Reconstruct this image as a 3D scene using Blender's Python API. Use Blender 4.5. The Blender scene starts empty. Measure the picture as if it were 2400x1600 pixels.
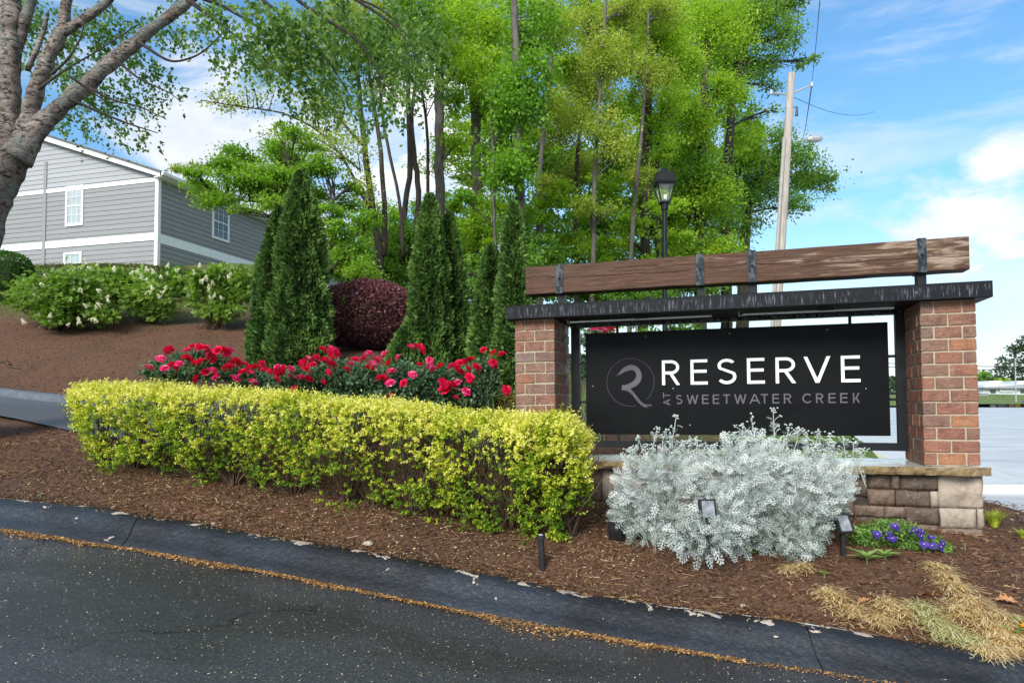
import bpy, math, random
import numpy as np
from mathutils import Matrix, Vector

# ------------------------------------------------------------------ camera, light, exposure
SC = bpy.context.scene
F, PITCH, ZC = 1600.0, math.radians(1.9), 1.5
SH = (140 - F * math.tan(PITCH)) / 2400
cd = bpy.data.cameras.new('camera'); cam = bpy.data.objects.new('camera', cd)
SC.collection.objects.link(cam); SC.camera = cam
cd.sensor_width = 36; cd.lens = 24; cd.shift_y = SH; cd.clip_start = .05; cd.clip_end = 3000
cam.location = (0, 0, ZC); cam.rotation_euler = (math.pi / 2 + PITCH, 0, 0)
SUN_EL, SUN_AZ = math.radians(32), math.radians(206)          # azimuth from +Y, clockwise
sd = bpy.data.lights.new('sun', 'SUN'); sun = bpy.data.objects.new('sun', sd); SC.collection.objects.link(sun)
sd.energy = 1.9; sd.angle = math.radians(25); sd.color = (1, .965, .9)
sun.rotation_euler = (math.pi / 2 - SUN_EL, 0, math.pi - SUN_AZ)
SC.view_settings.view_transform = 'Standard'; SC.view_settings.look = 'None'
SC.view_settings.exposure = 1.27; SC.view_settings.gamma = 1
SC.cycles.max_bounces = 6; SC.cycles.transparent_max_bounces = 8
SC.cycles.use_denoising = True

class NT:
    def __init__(s, nt): s.nt = nt; s.n = nt.nodes; s.l = nt.links
    def node(s, t, **kw):
        x = s.n.new(t)
        for k, v in kw.items(): setattr(x, k, v)
        return x
    def put(s, sock, v):
        if v is None: return
        if isinstance(v, bpy.types.NodeSocket): s.l.new(v, sock)
        else:
            if hasattr(sock.default_value, '__len__') and not isinstance(v, str):
                v = tuple(v)
                if len(sock.default_value) == 4 and len(v) == 3: v = v + (1,)
            sock.default_value = v
    def math(s, op, a, b=None, c=None, clamp=False):
        x = s.node('ShaderNodeMath', operation=op, use_clamp=clamp); s.put(x.inputs[0], a); s.put(x.inputs[1], b)
        if c is not None: s.put(x.inputs[2], c)
        return x.outputs[0]
    def mix(s, f, a, b, bt='MIX'):
        x = s.node('ShaderNodeMix', data_type='RGBA', blend_type=bt, clamp_factor=True)
        s.put(x.inputs[0], f); s.put(x.inputs[6], a); s.put(x.inputs[7], b); return x.outputs[2]
    def noise(s, vec, scale, detail=4, rough=.55, dist=0, out=0):
        x = s.node('ShaderNodeTexNoise'); s.put(x.inputs['Vector'], vec); s.put(x.inputs['Scale'], scale)
        s.put(x.inputs['Detail'], detail); s.put(x.inputs['Roughness'], rough); s.put(x.inputs['Distortion'], dist)
        return x.outputs[out]
    def ramp(s, f, stops, interp='LINEAR'):
        x = s.node('ShaderNodeValToRGB'); x.color_ramp.interpolation = interp; e = x.color_ramp.elements
        while len(e) < len(stops): e.new(.5)
        for i, (p, c) in enumerate(stops):
            e[i].position = p
            if not hasattr(c, '__len__'): c = (c, c, c)
            e[i].color = tuple(c) + (1,)
        s.put(x.inputs[0], f); return x.outputs[0]
    def mapr(s, v, a, b, c=0, d=1, smooth=True):
        x = s.node('ShaderNodeMapRange', interpolation_type='SMOOTHSTEP' if smooth else 'LINEAR')
        for i, q in enumerate((v, a, b, c, d)): s.put(x.inputs[i], q)
        return x.outputs[0]
    def mapping(s, vec, scale=(1, 1, 1), loc=(0, 0, 0), rot=(0, 0, 0)):
        x = s.node('ShaderNodeMapping'); s.put(x.inputs[0], vec); s.put(x.inputs[1], loc); s.put(x.inputs[2], rot); s.put(x.inputs[3], scale)
        return x.outputs[0]
    def bump(s, h, strength=.5, dist=.01, nrm=None):
        x = s.node('ShaderNodeBump'); s.put(x.inputs['Strength'], strength); s.put(x.inputs['Distance'], dist)
        s.put(x.inputs['Height'], h); s.put(x.inputs['Normal'], nrm) if nrm is not None else None
        return x.outputs[0]
    def attr(s, name, out=2): x = s.node('ShaderNodeAttribute', attribute_name=name); return x.outputs[out]
    def obj(s): return s.node('ShaderNodeTexCoord').outputs['Object']
    def pos(s): return s.node('ShaderNodeNewGeometry').outputs['Position']

# ---- world: Nishita sky with procedural clouds laid out by direction
W = bpy.data.worlds.new('World'); SC.world = W; W.use_nodes = True
t = NT(W.node_tree); t.n.clear()
sky = t.node('ShaderNodeTexSky', sky_type='NISHITA', sun_disc=False)
sky.sun_elevation = SUN_EL; sky.sun_rotation = SUN_AZ; sky.air_density = 1.3; sky.dust_density = .6; sky.ozone_density = 2.2
geo = t.node('ShaderNodeTexCoord').outputs['Generated']
sx = t.node('ShaderNodeSeparateXYZ'); t.put(sx.inputs[0], geo)
den = t.math('ADD', t.math('MAXIMUM', sx.outputs[2], 0.0), .16)
cx = t.math('DIVIDE', sx.outputs[0], den); cy = t.math('DIVIDE', sx.outputs[1], den)
cv = t.node('ShaderNodeCombineXYZ'); t.put(cv.inputs[0], cx); t.put(cv.inputs[1], cy)
fb = t.noise(cv.outputs[0], .55, 7, .58, .3)
fb2 = t.noise(t.mapping(geo, (3, 3, 6)), 2.2, 7, .6, .35)
wisp = t.noise(t.mapping(geo, (1.2, 1.2, 7), rot=(.15, 0, 0)), 2.0, 6, .6, .5)
def pdir(px, py):
    v = Vector(((px - 1200) / F, 1, 0)); y = -(py - 940) / F; v.z = y; return v.normalized()
blobs = None
for px, py, r in ((450, 300, .11), (560, 350, .12), (520, 160, .10), (2350, 550, .10), (2200, 590, .09), (700, 420, .15), (900, 440, .15), (1000, 250, .14), (2360, 380, .05)):
    dn = t.node('ShaderNodeVectorMath', operation='DISTANCE'); t.put(dn.inputs[0], geo); dn.inputs[1].default_value = pdir(px, py)
    b = t.mapr(dn.outputs[1], r * 1.7, 0)
    blobs = b if blobs is None else t.math('MAXIMUM', blobs, b)
bl = t.mapr(t.math('ADD', t.math('MULTIPLY', blobs, .42), t.math('MULTIPLY', t.math('SUBTRACT', fb2, .5), 1.7)), .14, .56)
backside = t.mapr(sx.outputs[1], .35, -.2)
cl = t.mapr(t.math('ADD', fb, t.math('MULTIPLY', backside, .16)), .55, .78)
cl = t.math('MULTIPLY', cl, t.math('ADD', t.math('MULTIPLY', backside, .5), .5))
wi = t.math('MULTIPLY', t.mapr(wisp, .46, .72), .55)
hz = t.mapr(sx.outputs[2], .30, .0, 0, .85)
mask = t.math('MAXIMUM', t.math('MAXIMUM', bl, cl), t.math('MAXIMUM', wi, hz))
shade = t.ramp(t.noise(t.mapping(geo, (2, 2, 4), loc=(.1, 0, -.05)), 2.6, 5), [(.35, (.76, .81, .87)), (.6, (1.0, 1.0, 1.0))])
skc = t.node('ShaderNodeVectorMath', operation='SCALE'); t.put(skc.inputs[0], sky.outputs[0]); skc.inputs[3].default_value = .080
tint = t.mix(1.0, skc.outputs[0], (.62, .93, 1.12), 'MULTIPLY')
clc = t.mix(1.0, shade, (.47, .475, .485), 'MULTIPLY')
col = t.mix(mask, tint, clc)
bg = t.node('ShaderNodeBackground'); t.put(bg.inputs[0], col); bg.inputs[1].default_value = 1.0
wo = t.node('ShaderNodeOutputWorld'); t.l.new(bg.outputs[0], wo.inputs[0])

# ------------------------------------------------------------------ helpers
rng = np.random.default_rng(7)
C = SC.collection
cP, sP = math.cos(PITCH), math.sin(PITCH)
def at(px, py, Y):
    """world point at distance Y along the line of sight through photo pixel px,py"""
    x = (px - 1200) / F; y = -(py - 800 - 2400 * SH) / F
    d = np.array([x, cP - y * sP, sP + y * cP]); return np.array([0, 0, ZC]) + d * (Y / d[1])

def h2(ix, iy, s=0):
    n = (ix * 374761393 + iy * 668265263 + s * 974634777) & 0xffffffff
    n = ((n ^ (n >> 13)) * 1274126177) & 0xffffffff
    return ((n ^ (n >> 16)) & 0xffff) / 65535.0
def vnoise(x, y, s=0):
    x = np.asarray(x, float); y = np.asarray(y, float)
    ix = np.floor(x).astype(np.int64); iy = np.floor(y).astype(np.int64); fx = x - ix; fy = y - iy
    fx = fx * fx * (3 - 2 * fx); fy = fy * fy * (3 - 2 * fy)
    a = h2(ix, iy, s); b = h2(ix + 1, iy, s); c = h2(ix, iy + 1, s); d = h2(ix + 1, iy + 1, s)
    return (a * (1 - fx) + b * fx) * (1 - fy) + (c * (1 - fx) + d * fx) * fy
def fbm(x, y, s=0, o=4):
    r = 0; a = .5; t_ = 0
    for i in range(o): r = r + a * vnoise(x, y, s + i); t_ += a; x = x * 2.03; y = y * 2.03; a *= .5
    return r / t_
def sstep(a, b, x): t_ = np.clip((x - a) / (b - a), 0, 1); return t_ * t_ * (3 - 2 * t_)

def mkmesh(name, V, faces=None, quads=None, mats=(), tint=None, smooth=False, extra=None, midx=None):
    me = bpy.data.meshes.new(name)
    V = np.asarray(V, np.float32)
    if quads is not None:
        q = np.asarray(quads, np.int32); k = q.shape[1]
        me.vertices.add(len(V)); me.vertices.foreach_set('co', V.ravel())
        me.loops.add(q.size); me.loops.foreach_set('vertex_index', q.ravel())
        me.polygons.add(len(q)); me.polygons.foreach_set('loop_start', np.arange(0, q.size, k, dtype=np.int32))
        me.update(calc_edges=True)
    else:
        me.from_pydata([tuple(map(float, v)) for v in V], [], faces)
    for nm, arr in (('tint', tint),) + tuple(extra or ()):
        if arr is not None:
            a = me.attributes.new(nm, 'FLOAT', 'POINT'); a.data.foreach_set('value', np.asarray(arr, np.float32))
    for m in mats: me.materials.append(m)
    if midx is not None: me.polygons.foreach_set('material_index', np.asarray(midx, np.int32))
    if smooth: me.polygons.foreach_set('use_smooth', np.ones(len(me.polygons), bool))
    me.update(); return me

def tag(o, label=None, cat=None, group=None, kind=None):
    if label: o['label'] = label
    if cat: o['category'] = cat
    if group: o['group'] = group
    if kind: o['kind'] = kind
    return o
def link(name, me, parent=None, loc=None, rot=None, scale=None):
    o = bpy.data.objects.new(name, me); C.objects.link(o)
    if parent is not None: o.parent = parent
    if loc is not None: o.location = tuple(map(float, loc))
    if rot is not None: o.rotation_euler = rot
    if scale is not None: o.scale = (scale,) * 3 if not hasattr(scale, '__len__') else scale
    return o
def thing(name, label, cat, loc=(0, 0, 0), group=None, mat=None, kind=None):
    o = bpy.data.objects.new(name, None); C.objects.link(o); o.empty_display_size = .1
    if mat is not None: o.matrix_world = mat
    else: o.location = tuple(map(float, loc))
    return tag(o, label, cat, group, kind)

class MB:
    """collects shapes into one mesh"""
    def __init__(s): s.v = []; s.f = []; s.m = []; s.mi = 0
    def add(s, V, Fc):
        b = len(s.v); s.v.extend([tuple(map(float, p)) for p in V]); s.f.extend([tuple(b + i for i in f) for f in Fc]); s.m.extend([s.mi] * len(Fc)); return s
    def box(s, a, b, M=None, ch=0):
        x0, y0, z0 = a; x1, y1, z1 = b
        if ch <= 0:
            V = [(x, y, z) for z in (z0, z1) for y in (y0, y1) for x in (x0, x1)]
            Fc = [(0, 2, 3, 1), (4, 5, 7, 6), (0, 1, 5, 4), (2, 6, 7, 3), (0, 4, 6, 2), (1, 3, 7, 5)]
        else:
            V, Fc = chbox(x0, y0, z0, x1, y1, z1, ch)
        if M is not None: V = [tuple(M @ Vector(p)) for p in V]
        return s.add(V, Fc)
    def tube(s, P, R, n=6, cap=True):
        P = [Vector(map(float, p)) for p in P]; k = len(P)
        if not hasattr(R, '__len__'): R = [R] * k
        V = []; Fc = []; up = None
        for i in range(k):
            d = (P[min(i + 1, k - 1)] - P[max(i - 1, 0)]).normalized()
            if up is None: up = Vector((1, 0, 0)) if abs(d.x) < .8 else Vector((0, 1, 0))
            a = (up - d * up.dot(d)).normalized(); b = d.cross(a); up = a
            for j in range(n):
                an = 2 * math.pi * j / n; V.append(P[i] + (a * math.cos(an) + b * math.sin(an)) * R[i])
        for i in range(k - 1):
            for j in range(n): Fc.append((i * n + j, i * n + (j + 1) % n, (i + 1) * n + (j + 1) % n, (i + 1) * n + j))
        if cap: Fc.append(tuple(range(n - 1, -1, -1))); Fc.append(tuple((k - 1) * n + j for j in range(n)))
        return s.add(V, Fc)
    def prism(s, pts, d0, d1, ax='y'):
        """polygon pts (a,b) extruded along an axis between d0 and d1"""
        k = len(pts); mk = {'y': lambda p, d: (p[0], d, p[1]), 'x': lambda p, d: (d, p[0], p[1]), 'z': lambda p, d: (p[0], p[1], d)}[ax]
        V = [mk(p, d0) for p in pts] + [mk(p, d1) for p in pts]
        return s.add(V, [tuple(range(k)), tuple(range(2 * k - 1, k - 1, -1))] + [(i, i + k, (i + 1) % k + k, (i + 1) % k) for i in range(k)])
    def build(s, name, mat, parent=None, origin=None, smooth=False, **kw):
        V = np.array(s.v, float)
        if origin is not None: V = V - np.array(origin, float)
        mats = mat if isinstance(mat, (list, tuple)) else [mat]
        me = mkmesh(name, V, faces=s.f, mats=mats, smooth=smooth, midx=s.m)
        return link(name, me, parent, **kw)
def chbox(x0, y0, z0, x1, y1, z1, c):
    lo, hi = (x0, y0, z0), (x1, y1, z1); V = []; idx = {}
    for sx_ in (0, 1):
        for sy in (0, 1):
            for sz in (0, 1):
                cr = [(lo, hi)[q][i] for i, q in enumerate((sx_, sy, sz))]; ins = [(1 - 2 * q) * c for q in (sx_, sy, sz)]
                for a in range(3):
                    p = [cr[i] + (0 if i == a else ins[i]) for i in range(3)]
                    idx[(sx_, sy, sz, a)] = len(V); V.append(tuple(p))
    Fc = []
    for a in range(3):
        b, c2 = (a + 1) % 3, (a + 2) % 3
        for q in (0, 1):
            loop = []
            for (u, v) in ((0, 0), (1, 0), (1, 1), (0, 1)):
                k = [0, 0, 0]; k[a] = q; k[b] = u; k[c2] = v; loop.append(idx[tuple(k) + (a,)])
            Fc.append(tuple(loop if q else loop[::-1]))
    for a in range(3):                      # edges running along axis a
        b, c2 = (a + 1) % 3, (a + 2) % 3
        for u in (0, 1):
            for v in (0, 1):
                k0 = [0, 0, 0]; k0[b] = u; k0[c2] = v; k1 = list(k0); k1[a] = 1
                Fc.append((idx[tuple(k0) + (b,)], idx[tuple(k1) + (b,)], idx[tuple(k1) + (c2,)], idx[tuple(k0) + (c2,)]))
    for sx_ in (0, 1):
        for sy in (0, 1):
            for sz in (0, 1): Fc.append(tuple(idx[(sx_, sy, sz, a)] for a in range(3)))
    return V, Fc

def nrmz(v): return v / (np.linalg.norm(v, axis=1, keepdims=True) + 1e-9)
DIAMOND = np.array([(0, 0, 0), (.42, .5, .10), (1, 0, -.05), (.42, -.5, .10)])
def leafV(P, A, N, L, Wd, tmpl=DIAMOND):
    """one leaf per point: A long axis, N normal; returns vertices and quads"""
    n = len(P); A = nrmz(A); B = nrmz(np.cross(N, A)); N2 = np.cross(A, B)
    L = np.broadcast_to(np.asarray(L, float), (n,)); Wd = np.broadcast_to(np.asarray(Wd, float), (n,))
    k = len(tmpl)
    V = (P[:, None, :] + A[:, None, :] * (tmpl[None, :, 0, None] * L[:, None, None]) + B[:, None, :] * (tmpl[None, :, 1, None] * Wd[:, None, None])
         + N2[:, None, :] * (tmpl[None, :, 2, None] * L[:, None, None]))
    return V.reshape(-1, 3), np.arange(n * k, dtype=np.int32).reshape(-1, 4)
def leafmesh(name, P, A, N, L, Wd, tint, mat, tmpl=DIAMOND, origin=None):
    V, Q = leafV(P, A, N, L, Wd, tmpl)
    if origin is not None: V = V - np.asarray(origin)
    return mkmesh(name, V, quads=Q, mats=[mat], tint=np.repeat(tint, len(tmpl)))
def rdir(n, up=0.0, flat=1.0):
    v = rng.normal(size=(n, 3)); v[:, 2] = v[:, 2] * flat; v = nrmz(v); v[:, 2] += up; return nrmz(v)

# ------------------------------------------------------------------ materials
def newmat(name):
    m = bpy.data.materials.new(name); m.use_nodes = True; t = NT(m.node_tree)
    return m, t, t.n['Principled BSDF']
def pm(name, c1, c2, scale=6, rough=.7, bump=.3, bscale=40, bdist=.005, spec=.4, vec='obj', stretch=(1, 1, 1), metallic=0, r2=None, rnd=0, coat=0, detail=5):
    m, t, b = newmat(name); v = t.obj() if vec == 'obj' else t.pos()
    v = t.mapping(v, stretch)
    n = t.noise(v, scale, detail, .6); c = t.ramp(n, [(.3, c1), (.7, c2)])
    if rnd:
        oi = t.node('ShaderNodeObjectInfo').outputs['Random']
        c = t.mix(1.0, c, t.ramp(oi, [(0, 1 - rnd), (1, 1 + rnd)]), 'MULTIPLY')
    t.put(b.inputs['Base Color'], c)
    t.put(b.inputs['Roughness'], rough if r2 is None else t.mapr(t.noise(v, scale * 1.7, 3), .35, .65, rough, r2))
    b.inputs['Specular IOR Level'].default_value = spec; b.inputs['Metallic'].default_value = metallic; b.inputs['Coat Weight'].default_value = coat
    if bump: t.put(b.inputs['Normal'], t.bump(t.noise(v, bscale, 6, .65), bump, bdist))
    return m
def leafmat(name, stops, transl=.35, rough=.5, spec=.35, tcol=None):
    m, t, b = newmat(name); a = t.attr('tint')
    c = t.ramp(a, stops); t.put(b.inputs['Base Color'], c); b.inputs['Roughness'].default_value = rough
    b.inputs['Specular IOR Level'].default_value = spec
    tr = t.node('ShaderNodeBsdfTranslucent'); t.put(tr.inputs[0], t.mix(1.0, c, tcol or (1.5, 1.5, .6), 'MULTIPLY'))
    mx = t.node('ShaderNodeMixShader'); mx.inputs[0].default_value = transl
    t.l.new(b.outputs[0], mx.inputs[1]); t.l.new(tr.outputs[0], mx.inputs[2]); t.l.new(mx.outputs[0], t.n['Material Output'].inputs[0])
    return m
def G(r, g, b): return (r, g, b)
L_bright = leafmat('leaf_bright_green', [(0, (.12, .23, .018)), (.4, (.26, .43, .035)), (1, (.46, .60, .08))], .55)
L_yellow = leafmat('leaf_yellow_green', [(0, (.15, .22, .03)), (.5, (.31, .40, .06)), (1, (.50, .54, .13))], .5)
L_mid = leafmat('leaf_mid_green', [(0, (.065, .15, .022)), (.5, (.15, .30, .04)), (1, (.28, .44, .09))], .5)
L_dark = leafmat('leaf_dark_green', [(0, (.03, .08, .012)), (.6, (.06, .15, .024)), (1, (.12, .24, .045))], .4)
L_birch = leafmat('leaf_birch', [(0, (.05, .12, .03)), (.5, (.12, .23, .05)), (1, (.24, .37, .09))], .5)
L_maple = leafmat('leaf_maple', [(0, (.08, .20, .014)), (.5, (.15, .33, .025)), (1, (.28, .46, .06))], .45)
L_maple2 = leafmat('leaf_layered_maple', [(0, (.09, .20, .014)), (.4, (.19, .37, .03)), (1, (.36, .52, .09))], .5)
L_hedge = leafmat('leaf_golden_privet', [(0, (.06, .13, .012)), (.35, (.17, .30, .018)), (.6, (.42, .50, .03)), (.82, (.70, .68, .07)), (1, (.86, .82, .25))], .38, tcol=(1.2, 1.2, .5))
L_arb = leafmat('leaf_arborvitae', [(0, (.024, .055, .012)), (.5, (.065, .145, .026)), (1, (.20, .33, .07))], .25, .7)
L_rose = leafmat('leaf_rose', [(0, (.035, .085, .04)), (.6, (.095, .18, .09)), (1, (.20, .31, .17))], .2, .35)
L_purple = leafmat('leaf_fringe', [(0, (.06, .022, .028)), (.5, (.15, .052, .062)), (1, (.34, .13, .135))], .15, .5, tcol=(1.3, .8, .8))
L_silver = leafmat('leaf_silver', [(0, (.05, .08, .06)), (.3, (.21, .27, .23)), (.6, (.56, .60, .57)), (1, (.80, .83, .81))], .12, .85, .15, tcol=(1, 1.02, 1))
L_hyd = leafmat('leaf_hydrangea', [(0, (.07, .15, .02)), (.5, (.17, .30, .04)), (1, (.34, .47, .10))], .4)
L_pansy = leafmat('leaf_bedding', [(0, (.07, .16, .025)), (.5, (.16, .31, .06)), (1, (.32, .46, .15))], .35)
L_fresh = leafmat('leaf_seedling', [(0, (.14, .34, .02)), (1, (.30, .55, .05))], .35)
L_fresh2 = leafmat('leaf_bedding_pale', [(0, (.14, .28, .05)), (1, (.32, .48, .14))], .35)
L_brownhedge = leafmat('leaf_box_hedge', [(0, (.04, .07, .015)), (.5, (.10, .13, .03)), (1, (.20, .16, .05))], .25)
M_straw = leafmat('dry_straw', [(0, (.34, .21, .08)), (.5, (.68, .50, .24)), (1, (.88, .76, .48))], .2)
M_greenstraw = leafmat('half_green_straw', [(0, (.28, .30, .10)), (.5, (.58, .54, .26)), (1, (.80, .72, .44))], .15)
M_tuft = leafmat('grass_tuft', [(0, (.20, .26, .02)), (1, (.55, .60, .08))], .3)
M_lawn = leafmat('grass_blade', [(0, (.07, .15, .02)), (1, (.22, .33, .05))], .3)
M_needle = leafmat('pine_straw', [(0, (.04, .02, .012)), (.45, (.14, .065, .032)), (.8, (.30, .16, .075)), (1, (.56, .38, .20))], 0, .75, .2)
M_chip = leafmat('mulch_chip', [(0, (.035, .019, .012)), (.5, (.12, .060, .034)), (.88, (.27, .15, .085)), (1, (.58, .45, .28))], 0, .75, .2)
M_litter = leafmat('catkin_litter', [(0, (.16, .07, .022)), (.5, (.40, .20, .065)), (1, (.66, .42, .18))], 0, .8, .15)
M_fleck = leafmat('pale_fleck', [(0, (.38, .30, .14)), (1, (.72, .66, .42))], .1, .7)
L_dead = pm('dead_leaf', (.22, .09, .035), (.42, .2, .09), 20, .5, .3, 60, spec=.4, rnd=.35)
L_petal_red = leafmat('petal_red', [(0, (.66, .008, .06)), (.6, (.92, .016, .11)), (1, (.95, .09, .24))], .3, .5, .25, tcol=(1.1, .6, .7))
L_petal_pink = leafmat('petal_pink', [(0, (.75, .012, .13)), (.6, (.9, .04, .24)), (.82, (.92, .22, .45)), (1, (.92, .72, .8))], .3, .5, .25, tcol=(1.1, .6, .8))
L_petal_white = leafmat('petal_white', [(0, (.55, .62, .38)), (.5, (.80, .80, .66)), (1, (.88, .87, .80))], .25, .7)
L_petal_violet = leafmat('petal_violet', [(0, (.018, .006, .12)), (1, (.085, .035, .42))], .15, .6)
M_orange = leafmat('petal_orange', [(0, (.8, .28, .01)), (1, (.9, .5, .02))], .2)
M_yelloweye = pm('flower_eye', (.8, .6, .05), (.9, .7, .1), 20, .6, 0)
M_black = pm('black_paint', (.006, .0065, .008), (.012, .013, .016), 8, .4, .08, 120, .001, .2, r2=.5)
M_blackmatt = pm('black_plastic', (.012, .012, .013), (.022, .022, .024), 15, .45, .1, 90, .001)
M_panel = pm('black_sign_face', (.003, .0032, .0038), (.005, .0055, .0065), 3, .38, .02, 200, .0005, .10, r2=.45)
M_white = pm('white_letter', (.86, .88, .88), (.90, .92, .92), 8, .8, 0, spec=.05)
M_grey = pm('grey_letter', (.10, .095, .11), (.13, .125, .14), 12, .7, 0, spec=.05)
M_trim = pm('white_trim', (.74, .76, .79), (.82, .84, .86), 3, .55, .05, 60, .002)
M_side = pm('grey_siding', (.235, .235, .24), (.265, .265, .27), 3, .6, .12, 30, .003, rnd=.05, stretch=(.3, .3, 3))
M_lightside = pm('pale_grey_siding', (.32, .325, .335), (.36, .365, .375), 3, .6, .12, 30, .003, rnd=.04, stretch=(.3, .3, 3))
M_roof = pm('roof_shingle', (.09, .085, .08), (.16, .15, .14), 12, .9, .5, 30, .01)
M_glass = pm('window_glass', (.045, .055, .06), (.10, .12, .13), 1.2, .06, .0, spec=.6)
M_blind = pm('blind', (.45, .47, .46), (.6, .62, .6), 3, .7, 0)
M_steel = pm('galvanised', (.33, .34, .35), (.5, .5, .51), 9, .45, .1, 60, .002, metallic=.4)
M_lens = pm('lens', (.10, .11, .12), (.35, .37, .4), 30, .12, .3, 60, .002, spec=.7)
M_poleW = pm('weathered_pole', (.27, .235, .20), (.48, .43, .385), 3, .85, .6, 14, .01, stretch=(6, 6, .5))
M_wire = pm('cable', (.015, .015, .015), (.03, .03, .03), 5, .6, 0)
M_stem = pm('stem_brown', (.05, .028, .016), (.12, .075, .045), 20, .8, .4, 80)
M_greenstem = pm('stem_green', (.10, .17, .06), (.2, .28, .12), 20, .7, 0)
M_silverstem = pm('stem_silver', (.36, .42, .36), (.55, .6, .54), 20, .85, 0)
M_mortar = pm('mortar', (.30, .25, .17), (.43, .37, .27), 25, .9, .6, 90, .003)
M_barkdark = pm('bark_dark', (.018, .014, .011), (.075, .058, .046), 5, .9, .9, 14, .03, stretch=(3, 3, .7))
M_barkgrey = pm('bark_grey', (.06, .052, .045), (.17, .15, .13), 5, .9, .9, 12, .03, stretch=(3, 3, .7))
M_pine = leafmat('leaf_pine', [(0, (.03, .06, .03)), (1, (.09, .14, .07))], .2)
M_farwhite = pm('white_cladding', (.62, .64, .66), (.74, .76, .78), .6, .6, 0, vec='pos')
M_fargrey = pm('grey_cladding', (.28, .30, .33), (.38, .40, .43), .6, .6, 0)
M_yellow = pm('yellow_board', (.75, .55, .03), (.8, .6, .05), 3, .6, 0)
M_pinkb = pm('pink_board', (.6, .3, .3), (.7, .4, .38), 3, .6, 0)
M_navy = pm('navy_board', (.05, .06, .16), (.08, .09, .2), 3, .6, 0)
M_concrete = pm('pale_concrete', (.50, .50, .48), (.62, .61, .58), 2.5, .5, .2, 60, .002, vec='pos', r2=.25)
M_farroad = pm('worn_road', (.38, .385, .385), (.62, .625, .62), .8, .55, .1, 30, .002, vec='pos', r2=.30, stretch=(.35, 1.6, 1))
M_lawnbase = pm('lawn_soil', (.09, .13, .03), (.16, .22, .05), 3, .9, .5, 60, .01)

def mk_brick():
    m, t, b = newmat('clay_brick'); oi = t.node('ShaderNodeObjectInfo').outputs['Random']; v = t.obj()
    base = t.ramp(oi, [(0, (.23, .095, .062)), (.2, (.18, .10, .075)), (.36, (.28, .11, .065)), (.50, (.20, .11, .082)), (.66, (.15, .10, .08)), (.78, (.24, .085, .058)), (.91, (.37, .155, .065)), (.97, (.17, .135, .125))], 'CONSTANT')
    base = t.mix(.35, base, (.25, .115, .062))
    off = t.node('ShaderNodeVectorMath', operation='ADD'); t.put(off.inputs[0], v); sc = t.node('ShaderNodeCombineXYZ')
    t.put(sc.inputs[0], t.math('MULTIPLY', oi, 37)); t.put(sc.inputs[1], t.math('MULTIPLY', oi, 91)); t.put(off.inputs[1], sc.outputs[0]); v = off.outputs[0]
    n = t.noise(v, 13, 6, .65, .4)
    c = t.mix(t.mapr(n, .42, .75), base, t.mix(1, base, (.55, .5, .55), 'MULTIPLY'))
    c = t.mix(t.mapr(t.noise(v, 24, 5), .60, .74, 0, .55), c, (.40, .24, .17))
    t.put(b.inputs['Base Color'], c)
    t.put(b.inputs['Roughness'], t.mapr(t.noise(v, 6, 4), .4, .62, .75, .28)); b.inputs['Specular IOR Level'].default_value = .5
    h = t.math('ADD', t.math('MULTIPLY', t.noise(t.mapping(v, (1, 1, 1.6)), 22, 5, .6, 1.6), 1.0), t.math('MULTIPLY', t.noise(v, 120, 3), .3))
    t.put(b.inputs['Normal'], t.bump(h, 1.0, .012)); return m
M_brick = mk_brick()
def mk_stone(name, cols, wet=.4):
    m, t, b = newmat(name); oi = t.node('ShaderNodeObjectInfo').outputs['Random']; v = t.obj()
    base = t.ramp(oi, cols, 'CONSTANT'); n = t.noise(v, 5, 6, .62, .5)
    c = t.mix(t.mapr(n, .38, .68), base, t.mix(1, base, (.52, .5, .5), 'MULTIPLY'))
    c = t.mix(t.mapr(t.noise(v, 40, 4), .6, .75, 0, .4), c, (.55, .46, .36))
    t.put(b.inputs['Base Color'], c); t.put(b.inputs['Roughness'], t.mapr(t.noise(v, 7, 4), .42, .6, .8, wet))
    t.put(b.inputs['Normal'], t.bump(t.math('ADD', t.noise(v, 16, 8, .7, .8), t.math('MULTIPLY', t.noise(v, 90, 3), .25)), .9, .018)); return m
M_stone = mk_stone('field_stone', [(0, (.15, .098, .068)), (.25, (.20, .135, .098)), (.5, (.12, .08, .055)), (.75, (.18, .115, .078))], .25)
M_stonepale = mk_stone('pale_field_stone', [(0, (.46, .37, .29)), (.5, (.42, .34, .27))], .6)
M_ledge = mk_stone('sandstone_ledge', [(0, (.25, .175, .08)), (.4, (.29, .205, .10)), (.7, (.21, .155, .08))], .3)
def mk_ledgetop():
    m, t, b = newmat('wet_slab_top_sheen'); v = t.mapping(t.obj(), (1.2, 6, 1))
    t.put(b.inputs['Base Color'], t.ramp(t.noise(v, 3, 5), [(.35, (.36, .35, .31)), (.65, (.55, .54, .5))]))  # pale base colour paints the white sky reflection onto the wet slab
    t.put(b.inputs['Roughness'], t.mapr(t.noise(v, 2.5, 4), .4, .6, .3, .05)); b.inputs['Specular IOR Level'].default_value = .8
    t.put(b.inputs['Normal'], t.bump(t.noise(v, 7, 3), .3, .004)); return m
M_slabtop = mk_ledgetop()
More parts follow.
